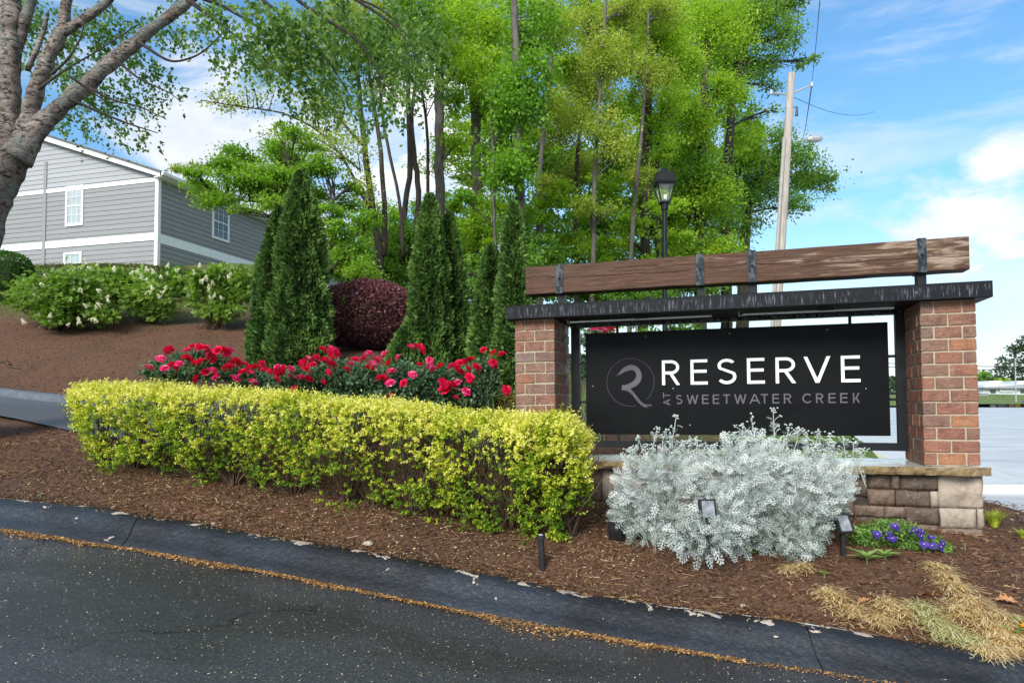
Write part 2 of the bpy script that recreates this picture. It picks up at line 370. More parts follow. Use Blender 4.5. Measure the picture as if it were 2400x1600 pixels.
def mk_wood():
    m, t, b = newmat('weathered_timber'); v = t.obj(); vs = t.mapping(v, (.9, 14, 14))
    g = t.noise(vs, 3.2, 8, .66, .35); c = t.ramp(g, [(.28, (.022, .009, .005)), (.5, (.080, .034, .017)), (.72, (.16, .078, .042))])
    big = t.noise(t.mapping(v, (1.1, 3, 5)), 1.5, 4)
    c = t.mix(t.mapr(big, .35, .6, .0, .45), c, (.085, .045, .028))
    sx_ = t.node('ShaderNodeSeparateXYZ'); t.put(sx_.inputs[0], v)
    wear = t.math('ADD', t.noise(t.mapping(v, (1.6, 8, 12)), 1.6, 5, .6, .6), t.mapr(sx_.outputs[0], -1.4, 1.5, -.14, .10, False))
    c = t.mix(t.mapr(wear, .57, .74, 0, .75), c, (.40, .30, .22))
    t.put(b.inputs['Base Color'], c); b.inputs['Roughness'].default_value = .55; b.inputs['Specular IOR Level'].default_value = .3
    t.put(b.inputs['Normal'], t.bump(t.math('ADD', g, t.math('MULTIPLY', t.noise(t.mapping(v, (2, 30, 60)), 4, 5), .5)), .9, .010)); return m
M_wood = mk_wood()
def mk_cap():
    m, t, b = newmat('black_canopy_with_drips'); v = t.obj(); sp = t.node('ShaderNodeSeparateXYZ'); t.put(sp.inputs[0], v)
    drip = t.noise(t.mapping(v, (85, 6, 7)), 1.0, 5, .7); z = sp.outputs[2]
    zone = t.math('MULTIPLY', t.mapr(z, 1.30, 1.33), t.mapr(z, 1.415, 1.375))
    mk = t.math('MULTIPLY', t.mapr(drip, .54, .62), zone)
    blot = t.math('MULTIPLY', t.mapr(t.noise(t.mapping(v, (5, 3, 7)), 1.3, 5, .6, .4), .66, .69), t.mapr(z, 1.33, 1.38))
    mk = t.math('MAXIMUM', mk, blot)
    t.put(b.inputs['Base Color'], t.mix(mk, (.007, .008, .011), (.105, .115, .135))); t.put(b.inputs['Roughness'], t.mapr(mk, 0, 1, .55, .6))
    b.inputs['Specular IOR Level'].default_value = .16; return m
M_cap = mk_cap()
def mk_strap():
    m, t, b = newmat('peeling_black_steel'); v = t.obj(); n = t.noise(t.mapping(v, (30, 30, 12)), 1, 5, .6, .5)
    t.put(b.inputs['Base Color'], t.mix(t.mapr(n, .5, .54), (.006, .007, .009), (.028, .035, .045))); t.put(b.inputs['Roughness'], t.mapr(n, .5, .54, .15, .5)); return m
M_strap = mk_strap()
def mk_asphalt():
    m, t, b = newmat('wet_asphalt'); v = t.pos()
    n = t.noise(v, 75, 5, .8); big = t.noise(t.mapping(v, (.6, 1.3, 1)), .9, 5, .6, .3); mid = t.noise(v, 9, 5)
    c = t.ramp(n, [(.35, (.012, .013, .015)), (.58, (.045, .046, .048)), (.72, (.17, .17, .165))])
    c = t.mix(t.mapr(big, .43, .55, 0, .75), c, t.ramp(n, [(.35, (.024, .027, .033)), (.58, (.066, .073, .084)), (.72, (.30, .30, .30))]))  # paler blue-grey patches put the sky's sheen on wet asphalt into the colour
    c = t.mix(t.mapr(t.noise(v, 210, 2), .66, .72, 0, .7), c, (.22, .215, .20))
    vor = t.node('ShaderNodeTexVoronoi', feature='DISTANCE_TO_EDGE'); wv = t.node('ShaderNodeVectorMath', operation='ADD')
    t.put(wv.inputs[0], v); nz = t.node('ShaderNodeVectorMath', operation='SCALE'); t.put(nz.inputs[0], t.noise(v, 2.2, 6, .7, out=1)); nz.inputs[3].default_value = .7; t.put(wv.inputs[1], nz.outputs[0])
    t.put(vor.inputs['Vector'], wv.outputs[0]); vor.inputs['Scale'].default_value = .62
    crack = t.mapr(vor.outputs['Distance'], .012, .003); crk = t.math('MULTIPLY', crack, t.mapr(t.noise(v, .8, 3), .50, .62))
    c = t.mix(t.math('MULTIPLY', crk, .8), c, (.008, .007, .006))
    t.put(b.inputs['Base Color'], c)
    r = t.mapr(t.math('ADD', t.math('MULTIPLY', big, .7), t.math('MULTIPLY', mid, .3)), .38, .52, .36, .12)
    t.put(b.inputs['Roughness'], r); b.inputs['Specular IOR Level'].default_value = .5
    t.put(b.inputs['Normal'], t.bump(t.math('SUBTRACT', t.math('ADD', n, t.math('MULTIPLY', t.noise(v, 38, 4), .9)), t.math('MULTIPLY', crk, 2.5)), .7, .004)); return m
M_asphalt = mk_asphalt()
def mk_kerb():
    m, t, b = newmat('black_painted_kerb'); v = t.pos(); n = t.noise(v, 14, 6, .65); blue = t.noise(v, 1.1, 4)
    c = t.mix(t.mapr(blue, .4, .62), (.010, .011, .013), (.022, .028, .037)); c = t.mix(t.mapr(n, .55, .75, 0, .5), c, (.05, .058, .07))
    chip = t.noise(t.mapping(v, (1, 1, 1.4)), 6.5, 7, .62, .5); edge = t.attr('edge'); 
    chipm = t.mapr(t.math('ADD', chip, t.math('MULTIPLY', edge, .11)), .67, .68)
    c = t.mix(chipm, c, t.ramp(t.noise(v, 50, 4), [(.3, (.34, .27, .21)), (.7, (.62, .52, .42))]))
    t.put(b.inputs['Base Color'], c); t.put(b.inputs['Roughness'], t.mapr(chipm, 0, 1, t.mapr(blue, .4, .6, .50, .36), .8))
    h = t.math('ADD', t.math('MULTIPLY', t.noise(v, 30, 6, .65, .6), 1), t.math('MULTIPLY', t.noise(v, 5, 4), 1.2)); h = t.math('SUBTRACT', h, t.math('MULTIPLY', chipm, .35)); b.inputs['Specular IOR Level'].default_value = .4
    t.put(b.inputs['Normal'], t.bump(h, .9, .012)); return m
M_kerb = mk_kerb()
def mk_ground():
    m, t, b = newmat('mulch_and_lawn'); v = t.pos(); n = t.noise(t.mapping(v, (1, 1, 1)), 34, 6, .7, .6); big = t.noise(v, .55, 5, .6)
    mul = t.ramp(n, [(.28, (.028, .016, .011)), (.5, (.105, .056, .036)), (.72, (.25, .14, .082))])
    mul = t.mix(t.mapr(big, .4, .62, 0, .6), mul, t.ramp(n, [(.3, (.05, .022, .012)), (.7, (.26, .125, .065))]))
    chips = t.node('ShaderNodeTexVoronoi'); t.put(chips.inputs['Vector'], t.mapping(v, (1, 2, 1), rot=(0, 0, .5))); chips.inputs['Scale'].default_value = 26
    mul = t.mix(t.math('MULTIPLY', t.mapr(chips.outputs['Distance'], .20, .12), .5), mul, (.33, .22, .13))
    grs = t.ramp(t.noise(v, 18, 5), [(.3, (.055, .10, .015)), (.7, (.16, .24, .04))])
    c = t.mix(t.attr('grass'), mul, grs); t.put(b.inputs['Base Color'], c); b.inputs['Roughness'].default_value = .85; b.inputs['Specular IOR Level'].default_value = .25
    t.put(b.inputs['Normal'], t.bump(t.math('ADD', n, t.noise(v, 8, 5)), 1, .03)); return m
M_ground = mk_ground()
def mk_birchbark():
    m, t, b = newmat('river_birch_bark'); v = t.obj(); n = t.noise(v, 4.5, 7, .66, .8); f = t.noise(t.mapping(v, (1, 1, 2.2)), 13, 6, .7, .8)
    c = t.ramp(n, [(.3, (.11, .08, .065)), (.46, (.34, .27, .22)), (.66, (.60, .52, .45))])
    c = t.mix(t.mapr(f, .50, .60), c, (.05, .04, .036)); lich = t.noise(v, 3.2, 5, .6, .3)
    c = t.mix(t.math('MULTIPLY', t.mapr(lich, .50, .60), .65), c, (.24, .29, .26)); t.put(b.inputs['Base Color'], c); b.inputs['Roughness'].default_value = .85
    t.put(b.inputs['Normal'], t.bump(t.math('SUBTRACT', n, t.math('MULTIPLY', f, 1.4)), 1, .09)); return m
M_birch = mk_birchbark()

# ------------------------------------------------------------------ ground, kerbs, roads
kt = [(0, 1163), (245, 1189), (480, 1230), (714, 1265), (918, 1298), (1102, 1332), (1275, 1372), (1480, 1408), (1684, 1428), (1867, 1446), (2041, 1478), (2194, 1508), (2337, 1541)]
kb = [(0, 1230), (255, 1270), (653, 1337), (1000, 1413), (1326, 1469), (1633, 1531), (1867, 1568), (2100, 1604)]
Zk = lambda px: float(np.interp(px, [0, 653, 1275, 1684, 2041, 2337], [5.75, 4.98, 4.52, 4.32, 4.08, 3.88]))
KT = np.array([at(px, py, Zk(px)) for px, py in kt]); KB = np.array([at(px, py, Zk(px) - .33) for px, py in kb])
def ext(A, l, r):
    a, b = A[0], A[1]; c, d = A[-2], A[-1]; L_ = a + (a - A[3]) / np.linalg.norm((a - A[3])[:1]) * l; R_ = d + (d - A[-4]) / np.linalg.norm((d - A[-4])[:1]) * r
    return np.vstack([L_, A, R_])
KT = ext(KT, 30, 30); KB = ext(KB, 30, 30)
KT[0, 2] = KT[1, 2] + 1.6; KB[0, 2] = KB[1, 2] + 1.6; KT[-1, 2] = KT[-2, 2] - .25; KB[-1, 2] = KB[-2, 2] - .25
def smooth_interp(x, xs, ys):
    h = .25; return sum(np.interp(x + d, xs, ys) for d in (-2 * h, -h, 0, h, 2 * h)) / 5
kty = lambda x: smooth_interp(x, KT[:, 0], KT[:, 1]); ktz = lambda x: smooth_interp(x, KT[:, 0], KT[:, 2])
kbz = lambda x: np.minimum(smooth_interp(x, KB[:, 0], KB[:, 2]), ktz(x) - .13)

ctrl = [(224, 1105, 6.4), (0, 1100, 6.8), (0, 985, 9.4), (180, 985, 8.8), (700, 1170, 5.75), (1000, 1215, 5.3), (1265, 1262, 4.95), (1372, 1184, 6.15), (1700, 1330, 4.72), (1500, 1290, 4.85),
        (1950, 1310, 4.6), (2295, 1248, 5.2), (2060, 1240, 5.3), (2330, 1245, 5.6), (2200, 1420, 4.25), (0, 913, 12), (200, 947, 11.2), (0, 935, 11.3), (0, 850, 13.5), (0, 730, 16.5),
        (150, 778, 15), (400, 742, 17), (560, 752, 16.5), (690, 855, 11), (830, 815, 12.5), (1010, 850, 10.6), (1500, 1055, 9), (1500, 1030, 12), (2090, 1034, 14), (2130, 1020, 18),
        (2360, 1090, 13), (2360, 1150, 9), (2500, 1200, 7), (300, 640, 26), (600, 620, 30), (900, 760, 22), (1200, 800, 22), (1500, 860, 24), (1800, 930, 30), (2300, 957, 70), (2300, 975, 45)]
CP = np.array([at(*c) for c in ctrl])
extra_pts = np.array([(-3.6, 7.6, 1.12), (-2, 7.2, .98), (-.5, 7.2, .85), (1, 8.5, .82), (.1, 6.9, .68), (-8, 8, 1.5), (6.5, 5, .25), (9, 6, .2), (12, 12, .25), (20, 12, .25)])
CP = np.vstack([CP, extra_pts])
KX = np.linspace(-9, 9, 25); CP = np.vstack([CP, np.c_[KX, kty(KX), ktz(KX)]])
def gbase(x, y): return .3 + 5.2 * sstep(6, -14, x) * sstep(4, 28, y) + 1.5 * sstep(12, -6, x) * sstep(14, 40, y) + .004 * np.clip(y, 0, 90)
def kern(r, L=3.2): return (1 + r / L) * np.exp(-r / L)
_r = np.linalg.norm(CP[:, None, :2] - CP[None, :, :2], axis=2)
KW = np.linalg.solve(kern(_r) + np.eye(len(CP)) * .02, CP[:, 2] - gbase(CP[:, 0], CP[:, 1]))
def gz0(x, y):
    x = np.atleast_1d(np.asarray(x, float)); y = np.atleast_1d(np.asarray(y, float)); sh = x.shape; x = x.ravel(); y = y.ravel(); o = np.zeros(len(x))
    for i in range(0, len(x), 20000):
        r = np.hypot(x[i:i + 20000, None] - CP[None, :, 0], y[i:i + 20000, None] - CP[None, :, 1]); o[i:i + 20000] = kern(r) @ KW
    z = o + gbase(x, y)
    tk = y - kty(x); z = np.where(tk < .35, z + (ktz(x) - .012 - z) * (1 - sstep(0, .35, tk)), z)
    return z.reshape(sh)
def gz(x, y):
    r = gz0(x, y); return float(r[0]) if np.ndim(x) == 0 else r
def hit(px, py, y0=3.5, y1=60):
    ys = np.arange(y0, y1, .04); P = np.array([at(px, py, yy) for yy in (1.0, 2.0)]); d = P[1] - P[0]
    Q = P[0][None] + d[None] * (ys[:, None] - 1); g = gz(Q[:, 0], Q[:, 1]); k = np.where(Q[:, 2] <= g)[0]
    q = Q[k[0]] if len(k) else Q[-1]; return np.array([q[0], q[1], gz(q[0], q[1])])

xs = np.unique(np.concatenate([-np.geomspace(12, 500, 34), np.arange(-12, 12.01, .16), np.geomspace(12, 500, 34)]))
tt = .05 * (1.037 ** np.arange(158) - 1) / .037
X, T = np.meshgrid(xs, tt, indexing='ij'); Y = kty(X) + T
Z = gz(X, Y); near = sstep(60, 8, Y)
Z = Z + (fbm(X * 2.2, Y * 2.2, 3) - .5) * .05 * sstep(0, .3, T) * near + (vnoise(X * 9, Y * 9, 9) - .5) * .018 * sstep(0, .2, T) * near
strm = sstep(5.0, 5.35, X - .12 * (np.clip(Y, 6.5, 8.6) - 6.5) - .35 * np.clip(Y - 8.6, 0, 80)) * sstep(6.3, 6.55, Y) * sstep(92, 88, Y)
strm = np.maximum(strm, sstep(-6, -4, X) * sstep(59, 60.5, Y) * sstep(92, 88, Y))
Z = np.where(strm > 0, Z + (np.minimum(Z, .30 + .0045 * np.clip(Y - 10, 0, 200) - .10) - Z) * strm, Z)
gr = sstep(.0, .6, (X - 1.5) * .55 + (Y - 9.5) * .35 + (fbm(X, Y, 21) - .5) * 1.2 - 1.2) * sstep(7.2, 8.2, Y)
gr = np.maximum(gr * (1 - sstep(.5, .62, fbm(X * .5 + 3, Y * .8, 5)) * .9 * (X < 5.5)), sstep(24, 30, Y))
gr = np.maximum(gr, sstep(15.6, 16.6, Y) * sstep(-6.5, -8, X) * .35)
nx, ny = X.shape; idx = np.arange(nx * ny).reshape(nx, ny)
Q = np.stack([idx[:-1, :-1], idx[1:, :-1], idx[1:, 1:], idx[:-1, 1:]], -1).reshape(-1, 4)
gr *= 1 - sstep(3.5, 4.5, X) * sstep(10.5, 9.5, Y)
me = mkmesh('ground', np.stack([X, Y, Z], -1).reshape(-1, 3), quads=Q, mats=[M_ground], smooth=True, extra=(('grass', gr.ravel()),))
tag(link('ground', me), kind='structure')

def sheet(name, X, Y, Z, mat, parent=None, kind='structure', extra=None):
    nx, ny = X.shape; idx = np.arange(nx * ny).reshape(nx, ny); Q = np.stack([idx[:-1, :-1], idx[1:, :-1], idx[1:, 1:], idx[:-1, 1:]], -1).reshape(-1, 4)
    o = link(name, mkmesh(name, np.stack([X, Y, Z], -1).reshape(-1, 3), quads=Q, mats=[mat], smooth=True, extra=extra), parent)
    if kind: tag(o, kind=kind)
    return o
# front driveway, from behind the camera to the kerb
xr = np.unique(np.concatenate([-np.geomspace(10, 60, 12), np.arange(-10, 10.01, .15), np.geomspace(10, 60, 12)])); sr = np.linspace(0, 1, 60)
X, S_ = np.meshgrid(xr, sr, indexing='ij'); Y0 = kty(X) + .03; Y = Y0 + (-14 - Y0) * S_ ** 1.6
roadz = lambda x, y: kbz(x) - .006 * (kty(x) - y)
sheet('asphalt_driveway', X, Y, roadz(X, Y) + (fbm(X * 1.3, Y * 1.3, 8) - .5) * .012, M_asphalt)
# kerb in cast sections
kroot = thing('kerb', None, None, kind='structure'); prof = [(0.02, -.10), (0, -.004), (-.035, .0), (-.10, -.004), (-.135, -.014), (-.17, -.042), (-.205, -.078), (-.25, -.112), (-.325, -.145), (-.36, -.20)]
edgev = np.array([0, 1, 1, .8, .2, 0, 0, 0, .2, 0])
jx = [-30, -6.3, -2.85, float(at(1870, 1446, Zk(1870))[0]), 5.0, 8.2, 30]
for a, b in zip(jx[:-1], jx[1:]):
    xx = np.arange(a + .004, b - .004, .04 if abs(a) < 9 and abs(b) < 9 else .3); xx = np.append(xx, b - .004)
    P = np.array(prof); X = np.repeat(xx[:, None], len(P), 1); TT = P[None, :, 0]; drop = (ktz(xx) - kbz(xx))[:, None]
    Zz = ktz(xx)[:, None] + P[None, :, 1] * (drop / .145)
    nz = (fbm(X * 5, TT * 14 + X * 0, 31) - .5) * .034 + (fbm(X * 1.2, TT + 0 * X, 33) - .5) * .03
    Yk = kty(xx)[:, None] + TT + nz; Zz = Zz + nz * .6
    V = np.stack([X, Yk, Zz], -1).reshape(-1, 3); nx, ny = X.shape; idx = np.arange(nx * ny).reshape(nx, ny)
    Q = np.stack([idx[:-1, :-1], idx[1:, :-1], idx[1:, 1:], idx[:-1, 1:]], -1).reshape(-1, 4)[:, ::-1]
    link('kerb_section', mkmesh('kerb_section', V, quads=Q, mats=[M_kerb], smooth=True, extra=(('edge', np.tile(edgev, nx)),)), kroot)
for b in jx[1:-1]:
    xx = np.array([b - .03, b + .03]); P = np.array(prof)[1:-1]; drop = float(ktz(b) - kbz(b)); Xj = np.repeat(xx[:, None], len(P), 1)
    V = np.stack([Xj, kty(xx)[:, None] + P[None, :, 0], ktz(xx)[:, None] + P[None, :, 1] * drop / .145 - .022], -1).reshape(-1, 3); idx = np.arange(2 * len(P)).reshape(2, -1)
    link('joint_filler', mkmesh('joint_filler', V, quads=np.stack([idx[:-1, :-1], idx[1:, :-1], idx[1:, 1:], idx[:-1, 1:]], -1).reshape(-1, 4)[:, ::-1], mats=[M_blackmatt]), kroot)
# rear drive: narrow strip with its own kerb behind the hedge
cl_ = np.array([at(-700, 968, 11.5), at(-300, 962, 11.0), at(0, 960, 10.4), at(120, 966, 9.9), at(220, 985, 9.2), at(330, 1000, 8.6), at(480, 1020, 8.0), at(600, 1040, 7.6)])
tq = np.linspace(0, len(cl_) - 1, 90); cc = np.stack([np.interp(tq, range(len(cl_)), cl_[:, i]) for i in range(3)], 1)
for _ in range(6): cc[1:-1] = (cc[:-2] + cc[1:-1] * 2 + cc[2:]) / 4
dd = np.gradient(cc[:, :2], axis=0); dd /= np.linalg.norm(dd, axis=1, keepdims=True); nn = np.stack([-dd[:, 1], dd[:, 0]], 1); nn[nn[:, 1] < 0] *= -1
wd = np.linspace(-.75, .8, 8); Xd = cc[:, 0:1] + nn[:, 0:1] * wd; Yd = cc[:, 1:2] + nn[:, 1:2] * wd
zedge = gz(Xd, Yd); Zd = np.maximum(zedge, np.cumsum(np.zeros_like(zedge), 1)) + .03
M_reardrive = pm('grey_asphalt', (.055, .06, .07), (.11, .115, .13), 30, .45, .4, 80, .003, vec='pos', r2=.3)
sheet('rear_driveway', Xd, Yd, Zd, M_reardrive)
P = [(.80, .0), (.80, .10), (.84, .16), (.95, .165), (1.02, .06)]
Xe = cc[:, 0:1] + nn[:, 0:1] * np.array([p[0] for p in P]); Ye = cc[:, 1:2] + nn[:, 1:2] * np.array([p[0] for p in P]); Ze = gz(Xe, Ye) * 0 + gz(Xe[:, 0:1] + 0 * Xe, Ye[:, 0:1] + 0 * Ye) + np.array([p[1] for p in P])
sheet('rear_kerb', Xe, Ye, Ze, pm('grey_painted_kerb', (.06, .07, .085), (.12, .135, .155), 8, .5, .4, 40, .004, vec='pos'))

# main street on the right
def gsheet(name, x0, x1, y0, y1, off, mat, n=(30, 30), shear=0):
    X, Y = np.meshgrid(np.linspace(x0, x1, n[0]), np.linspace(y0, y1, n[1]), indexing='ij'); X = X + shear * (Y - y0)
    return sheet(name, X, Y, strz(X, Y) + off, mat)
def strz(x, y): return .30 + .0045 * np.clip(y - 10, 0, 200) + 0 * x
SE = lambda y: 7.6 + .35 * (y - 10.1)
gsheet('main_street', 6.86, 190, 8.0, 76, .05, M_farroad, (60, 60), .35)
gsheet('main_street_far', -5, 300, 60, 90, .045, M_farroad, (60, 40), 0)
gsheet('sidewalk', 5.35, 6.75, 8.6, 60, .15, M_concrete, (6, 60), .35)
gsheet('street_kerb', 6.76, 6.92, 8.6, 60, .165, M_concrete, (3, 60), .35)
gsheet('side_road', 4.9, 30, 6.45, 9.3, .045, M_farroad, (40, 20), .14)
MB().box((5.33, 8.57, .20), (6.93, 8.598, .462)).build('sidewalk_edge', M_concrete)['kind'] = 'structure'

gsheet('lane_line', 13.5, 13.65, 8.6, 70, .056, M_trim, (3, 60), .35)
gsheet('painted_kerb_edge', 5.36, 5.52, 8.7, 16, .156, pm('faded_yellow_paint', (.62, .55, .25), (.66, .62, .42), 6, .6, 0), (3, 20), .35)
# ------------------------------------------------------------------ sign monument frame
th, ro = math.radians(17.5), math.radians(.5)
u0 = Vector((math.cos(th), -math.sin(th), 0)); n0 = Vector((math.sin(th), math.cos(th), 0)); w0 = Vector((0, 0, 1))
u2 = u0 * math.cos(ro) + w0 * math.sin(ro); w2 = w0 * math.cos(ro) - u0 * math.sin(ro)
SM = Matrix(((u2.x, n0.x, w2.x, 3.627), (u2.y, n0.y, w2.y, 5.3), (u2.z, n0.z, w2.z, .9967), (0, 0, 0, 1)))

brick_cache = {}
def brick_mesh(l, d, h, k):
    key = (round(l, 3), round(d, 3), k)
    if key not in brick_cache:
        V, Fc = chbox(-l / 2, -d / 2, -h / 2, l / 2, d / 2, h / 2, .0045); V = np.array(V); V += rng.normal(size=V.shape) * .0011
        brick_cache[key] = mkmesh('brick', V, faces=Fc, mats=[M_brick])
    return brick_cache[key]
def pillar(x0, label, x1):
    t_ = thing('brick_pillar', label, 'pillar', mat=SM @ Matrix.Translation((x0, 0, 0)), group='brick pillars of the sign'); Wp = x1 - x0; Dp = .61
    MB().box((.007, .007, 0), (Wp - .007, Dp - .007, 1.297)).build('mortar', M_mortar, t_)
    j = .0115; cz = .0996; h = cz - j; dd_ = .088
    for r in range(13):
        z = r * cz + cz / 2 + .001
        B = []
        if r % 2 == 0:   # front shows half, full, half
            fl = Wp - 2 * dd_ - 2 * j
            B += [(dd_ + j + fl / 2, dd_ / 2, fl, dd_), (dd_ + j + fl / 2, Dp - dd_ / 2, fl, dd_)]
            q = (Dp - 2 * j) / 3
            for xx in (dd_ / 2, Wp - dd_ / 2):
                for i in range(3): B.append((xx, q / 2 + i * (q + j), dd_, q))
        else:
            fl = (Wp - j) / 2
            for yy in (dd_ / 2, Dp - dd_ / 2): B += [(fl / 2, yy, fl, dd_), (Wp - fl / 2, yy, fl, dd_)]
            ln = Dp - 2 * dd_ - 2 * j; q = (ln - j) / 2
            for xx in (dd_ / 2, Wp - dd_ / 2):
                for i in range(2): B.append((xx, dd_ + j + q / 2 + i * (q + j), dd_, q))
        for bx, by, l, d in B:
            link('brick', brick_mesh(l, d, h, int(rng.integers(3))), t_, loc=(bx + rng.normal() * .0012, by + rng.normal() * .0018, z + rng.normal() * .0008), rot=(rng.normal() * .006, rng.normal() * .006, rng.normal() * .006))
pillar(-.385, 'right brick pillar with orange and brown bricks beside the street', 0)
pillar(-3.765, 'left brick pillar rising behind the end of the golden hedge', -3.38)

def rough_block(x0, y0, z0, x1, y1, z1, seed, amp=.018, step=.035, round_=.02):
    """stone with a split face towards -y"""
    nx_ = max(3, int((x1 - x0) / step)); nz_ = max(3, int((z1 - z0) / step)); xs_ = np.linspace(x0, x1, nx_ + 1); zs_ = np.linspace(z0, z1, nz_ + 1)
    X, Z = np.meshgrid(xs_, zs_, indexing='ij'); e = np.minimum(np.minimum(X - x0, x1 - X), np.minimum(Z - z0, z1 - Z)); 
    Y = y0 - (fbm(X * 7 + seed, Z * 7 + seed * 3, seed) - .35) * amp * 2 - (fbm(X * 22, Z * 22 + seed, seed + 5) - .5) * amp * .7 + round_ * np.exp(-e / .012)
    jx_ = (fbm(Z * 9 + seed, X * 9, seed + 2) - .5) * .016; X2 = X + jx_ ; Z2 = Z + (fbm(X * 9 + seed, Z * 9, seed + 4) - .5) * .014
    V = np.stack([X2, Y, Z2], -1).reshape(-1, 3); idx = np.arange((nx_ + 1) * (nz_ + 1)).reshape(nx_ + 1, nz_ + 1)
    Fc = [tuple(q) for q in np.stack([idx[:-1, :-1], idx[1:, :-1], idx[1:, 1:], idx[:-1, 1:]], -1).reshape(-1, 4).tolist()]
    ring = list(idx[:, 0]) + list(idx[-1, 1:]) + list(idx[-2::-1, -1]) + list(idx[0, -2:0:-1]); b = len(V)
    V = np.vstack([V, [(V[i][0], y1, V[i][2]) for i in ring]]); k = len(ring)
    Fc += [(int(ring[i]), b + i, b + (i + 1) % k, int(ring[(i + 1) % k])) for i in range(k)]; Fc.append(tuple(range(b, b + k)))
    return V, Fc
base = thing('stone_base_wall', 'low stone wall under the sign with a sandstone ledge', 'wall', mat=SM)
MB().box((-3.76, .0, -.75), (-.03, .57, -.066)).build('mortar', pm('dark_joint', (.03, .024, .018), (.07, .055, .04), 20, .95, .4, 60), base)
def stone(x0, z0, x1, z1, pale=False, seed=[1], nm='stone'):
    seed[0] += 3; V, Fc = rough_block(x0 + .001, -.022, z0 + .001, x1 - .001, .10, z1 - .001, seed[0], .024, .022, .010)
    c = V.mean(0); o = link('stone', mkmesh('stone', V - c, faces=Fc, mats=[M_stonepale if pale else M_stone], smooth=True), base, loc=c)
    for p_ in o.data.polygons: p_.use_smooth = p_.normal.y < .3 and abs(p_.normal.y) > .35
    return o
T0 = -.068
ST = [(-.30, -.325, 0, T0, 1), (-.295, -.48, -.045, -.325, 1), (-.045, -.48, .005, -.325, 1), (-.30, -.60, 0, -.48, 0),
      (-.56, -.195, -.30, T0, 0), (-.63, -.195, -.56, T0, 0), (-.80, -.195, -.63, T0, 0), (-.355, -.325, -.30, -.195, 1),
      (-.60, -.325, -.355, -.195, 0), (-.80, -.325, -.60, -.195, 0), (-.53, -.46, -.30, -.325, 0), (-.68, -.42, -.53, -.325, 0), (-.9, -.42, -.68, -.325, 0), (-.53, -.60, -.3, -.46, 0), (-.9, -.6, -.53, -.42, 0),
      (-1.02, -.26, -.80, T0, 0), (-1.1, -.42, -.9, -.26, 0), (-1.30, -.20, -1.02, T0, 1), (-1.45, -.42, -1.1, -.26, 0), (-1.30, -.26, -1.02, -.20, 0), (-1.62, -.26, -1.30, T0, 0), (-1.9, -.42, -1.45, -.26, 1), (-1.95, -.26, -1.62, T0, 0),
      (-2.25, -.3, -1.95, T0, 0), (-2.3, -.46, -1.9, -.3, 0), (-2.52, -.46, -2.3, -.3, 0), (-2.52, -.3, -2.25, T0, 0), (-1.9, -.6, -1.3, -.42, 0), (-1.3, -.6, -.9, -.42, 0), (-2.52, -.6, -1.9, -.46, 0),
      (-2.95, -.37, -2.60, T0, 1), (-2.60, -.37, -2.52, T0, 0), (-3.10, -.37, -2.95, T0, 0), (-3.4, -.25, -3.10, T0, 0), (-3.4, -.40, -3.10, -.25, 0), (-3.76, -.30, -3.4, T0, 1), (-3.1, -.6, -2.52, -.37, 0), (-3.76, -.6, -3.1, -.40, 0), (-3.76, -.40, -3.4, -.30, 0)]
for x0, z0, x1, z1, p in ST: stone(x0, z0, x1, z1, bool(p))
for i in range(3):   # end face stones
    z1 = T0 - i * .17; V, Fc = rough_block(.10, -.02, z1 - .166, .57, .1, z1, 60 + i, .014)
    V = np.array(V); V = np.stack([-V[:, 1] - .03, V[:, 0], V[:, 2]], 1); c = V.mean(0); link('stone', mkmesh('stone', V - c, faces=[f[::-1] for f in Fc], mats=[M_stone]), base, loc=c)
lx = [-3.84, -3.05, -2.42, -1.72, -1.15, -.62, .045]
for i, (a, b) in enumerate(zip(lx[:-1], lx[1:])):
    V, Fc = rough_block(a + .002, -.105, -.064, b - .002, .70, -.002, 90 + i * 5, .05, .016, .004); V = np.array(V)
    c = V.mean(0); o = link('ledge_slab', mkmesh('ledge_slab', V - c, faces=Fc, mats=[M_ledge, M_slabtop]), base, loc=c)
    for p_ in o.data.polygons:
        if p_.normal.z > .8 and p_.area > .002: p_.material_index = 1

canopy = thing('metal_canopy', 'long black steel canopy slab streaked with rain drips', 'canopy', mat=SM)
MB().box((-3.827, -.10, 1.298), (.088, .71, 1.425), ch=.004).build('cap_slab', M_cap, canopy)
MB().box((-3.33, .50, 1.262), (-.385, .56, 1.297)).build('top_rail', M_strap, canopy)
for a, b in ((-3.25, -1.98), (-1.72, -.55)):
    lb = MB(); lb.box((a, .08, 1.262), (b, .115, 1.276)); lb.tube([(a, .10, 1.262), (a - .03, .12, 1.262), (a - .03, .12, 1.297)], .006, 5); lb.build('light_bar', M_steel, canopy)
    MB().box((a + .6, .06, 1.272), (a + .72, .16, 1.297)).build('light_bracket', M_black, canopy)
beam = thing('timber_beam', 'weathered brown timber beam held above the black canopy', 'beam', mat=SM)
V, Fc = chbox(-1.856, -.09, -.133, 1.856, .09, .133, .006)
n_ = 60; bm_ = MB()
sec = [(-.09, -.127), (-.084, -.133), (.084, -.133), (.09, -.127), (.09, .127), (.084, .133), (-.084, .133), (-.09, .127)]
Vb = []; xb = np.linspace(-1.856, 1.856, n_)
for x in xb:
    for (yy, zz) in sec: Vb.append((x + (0), yy + (vnoise(x * 6, zz * 9, 3) - .5) * .006, zz + (vnoise(x * 4 + 9, yy * 9, 4) - .5) * .007))
Fb = [(i * 8 + j, i * 8 + (j + 1) % 8, (i + 1) * 8 + (j + 1) % 8, (i + 1) * 8 + j) for i in range(n_ - 1) for j in range(8)] + [tuple(range(8)), tuple((n_ - 1) * 8 + j for j in range(7, -1, -1))]
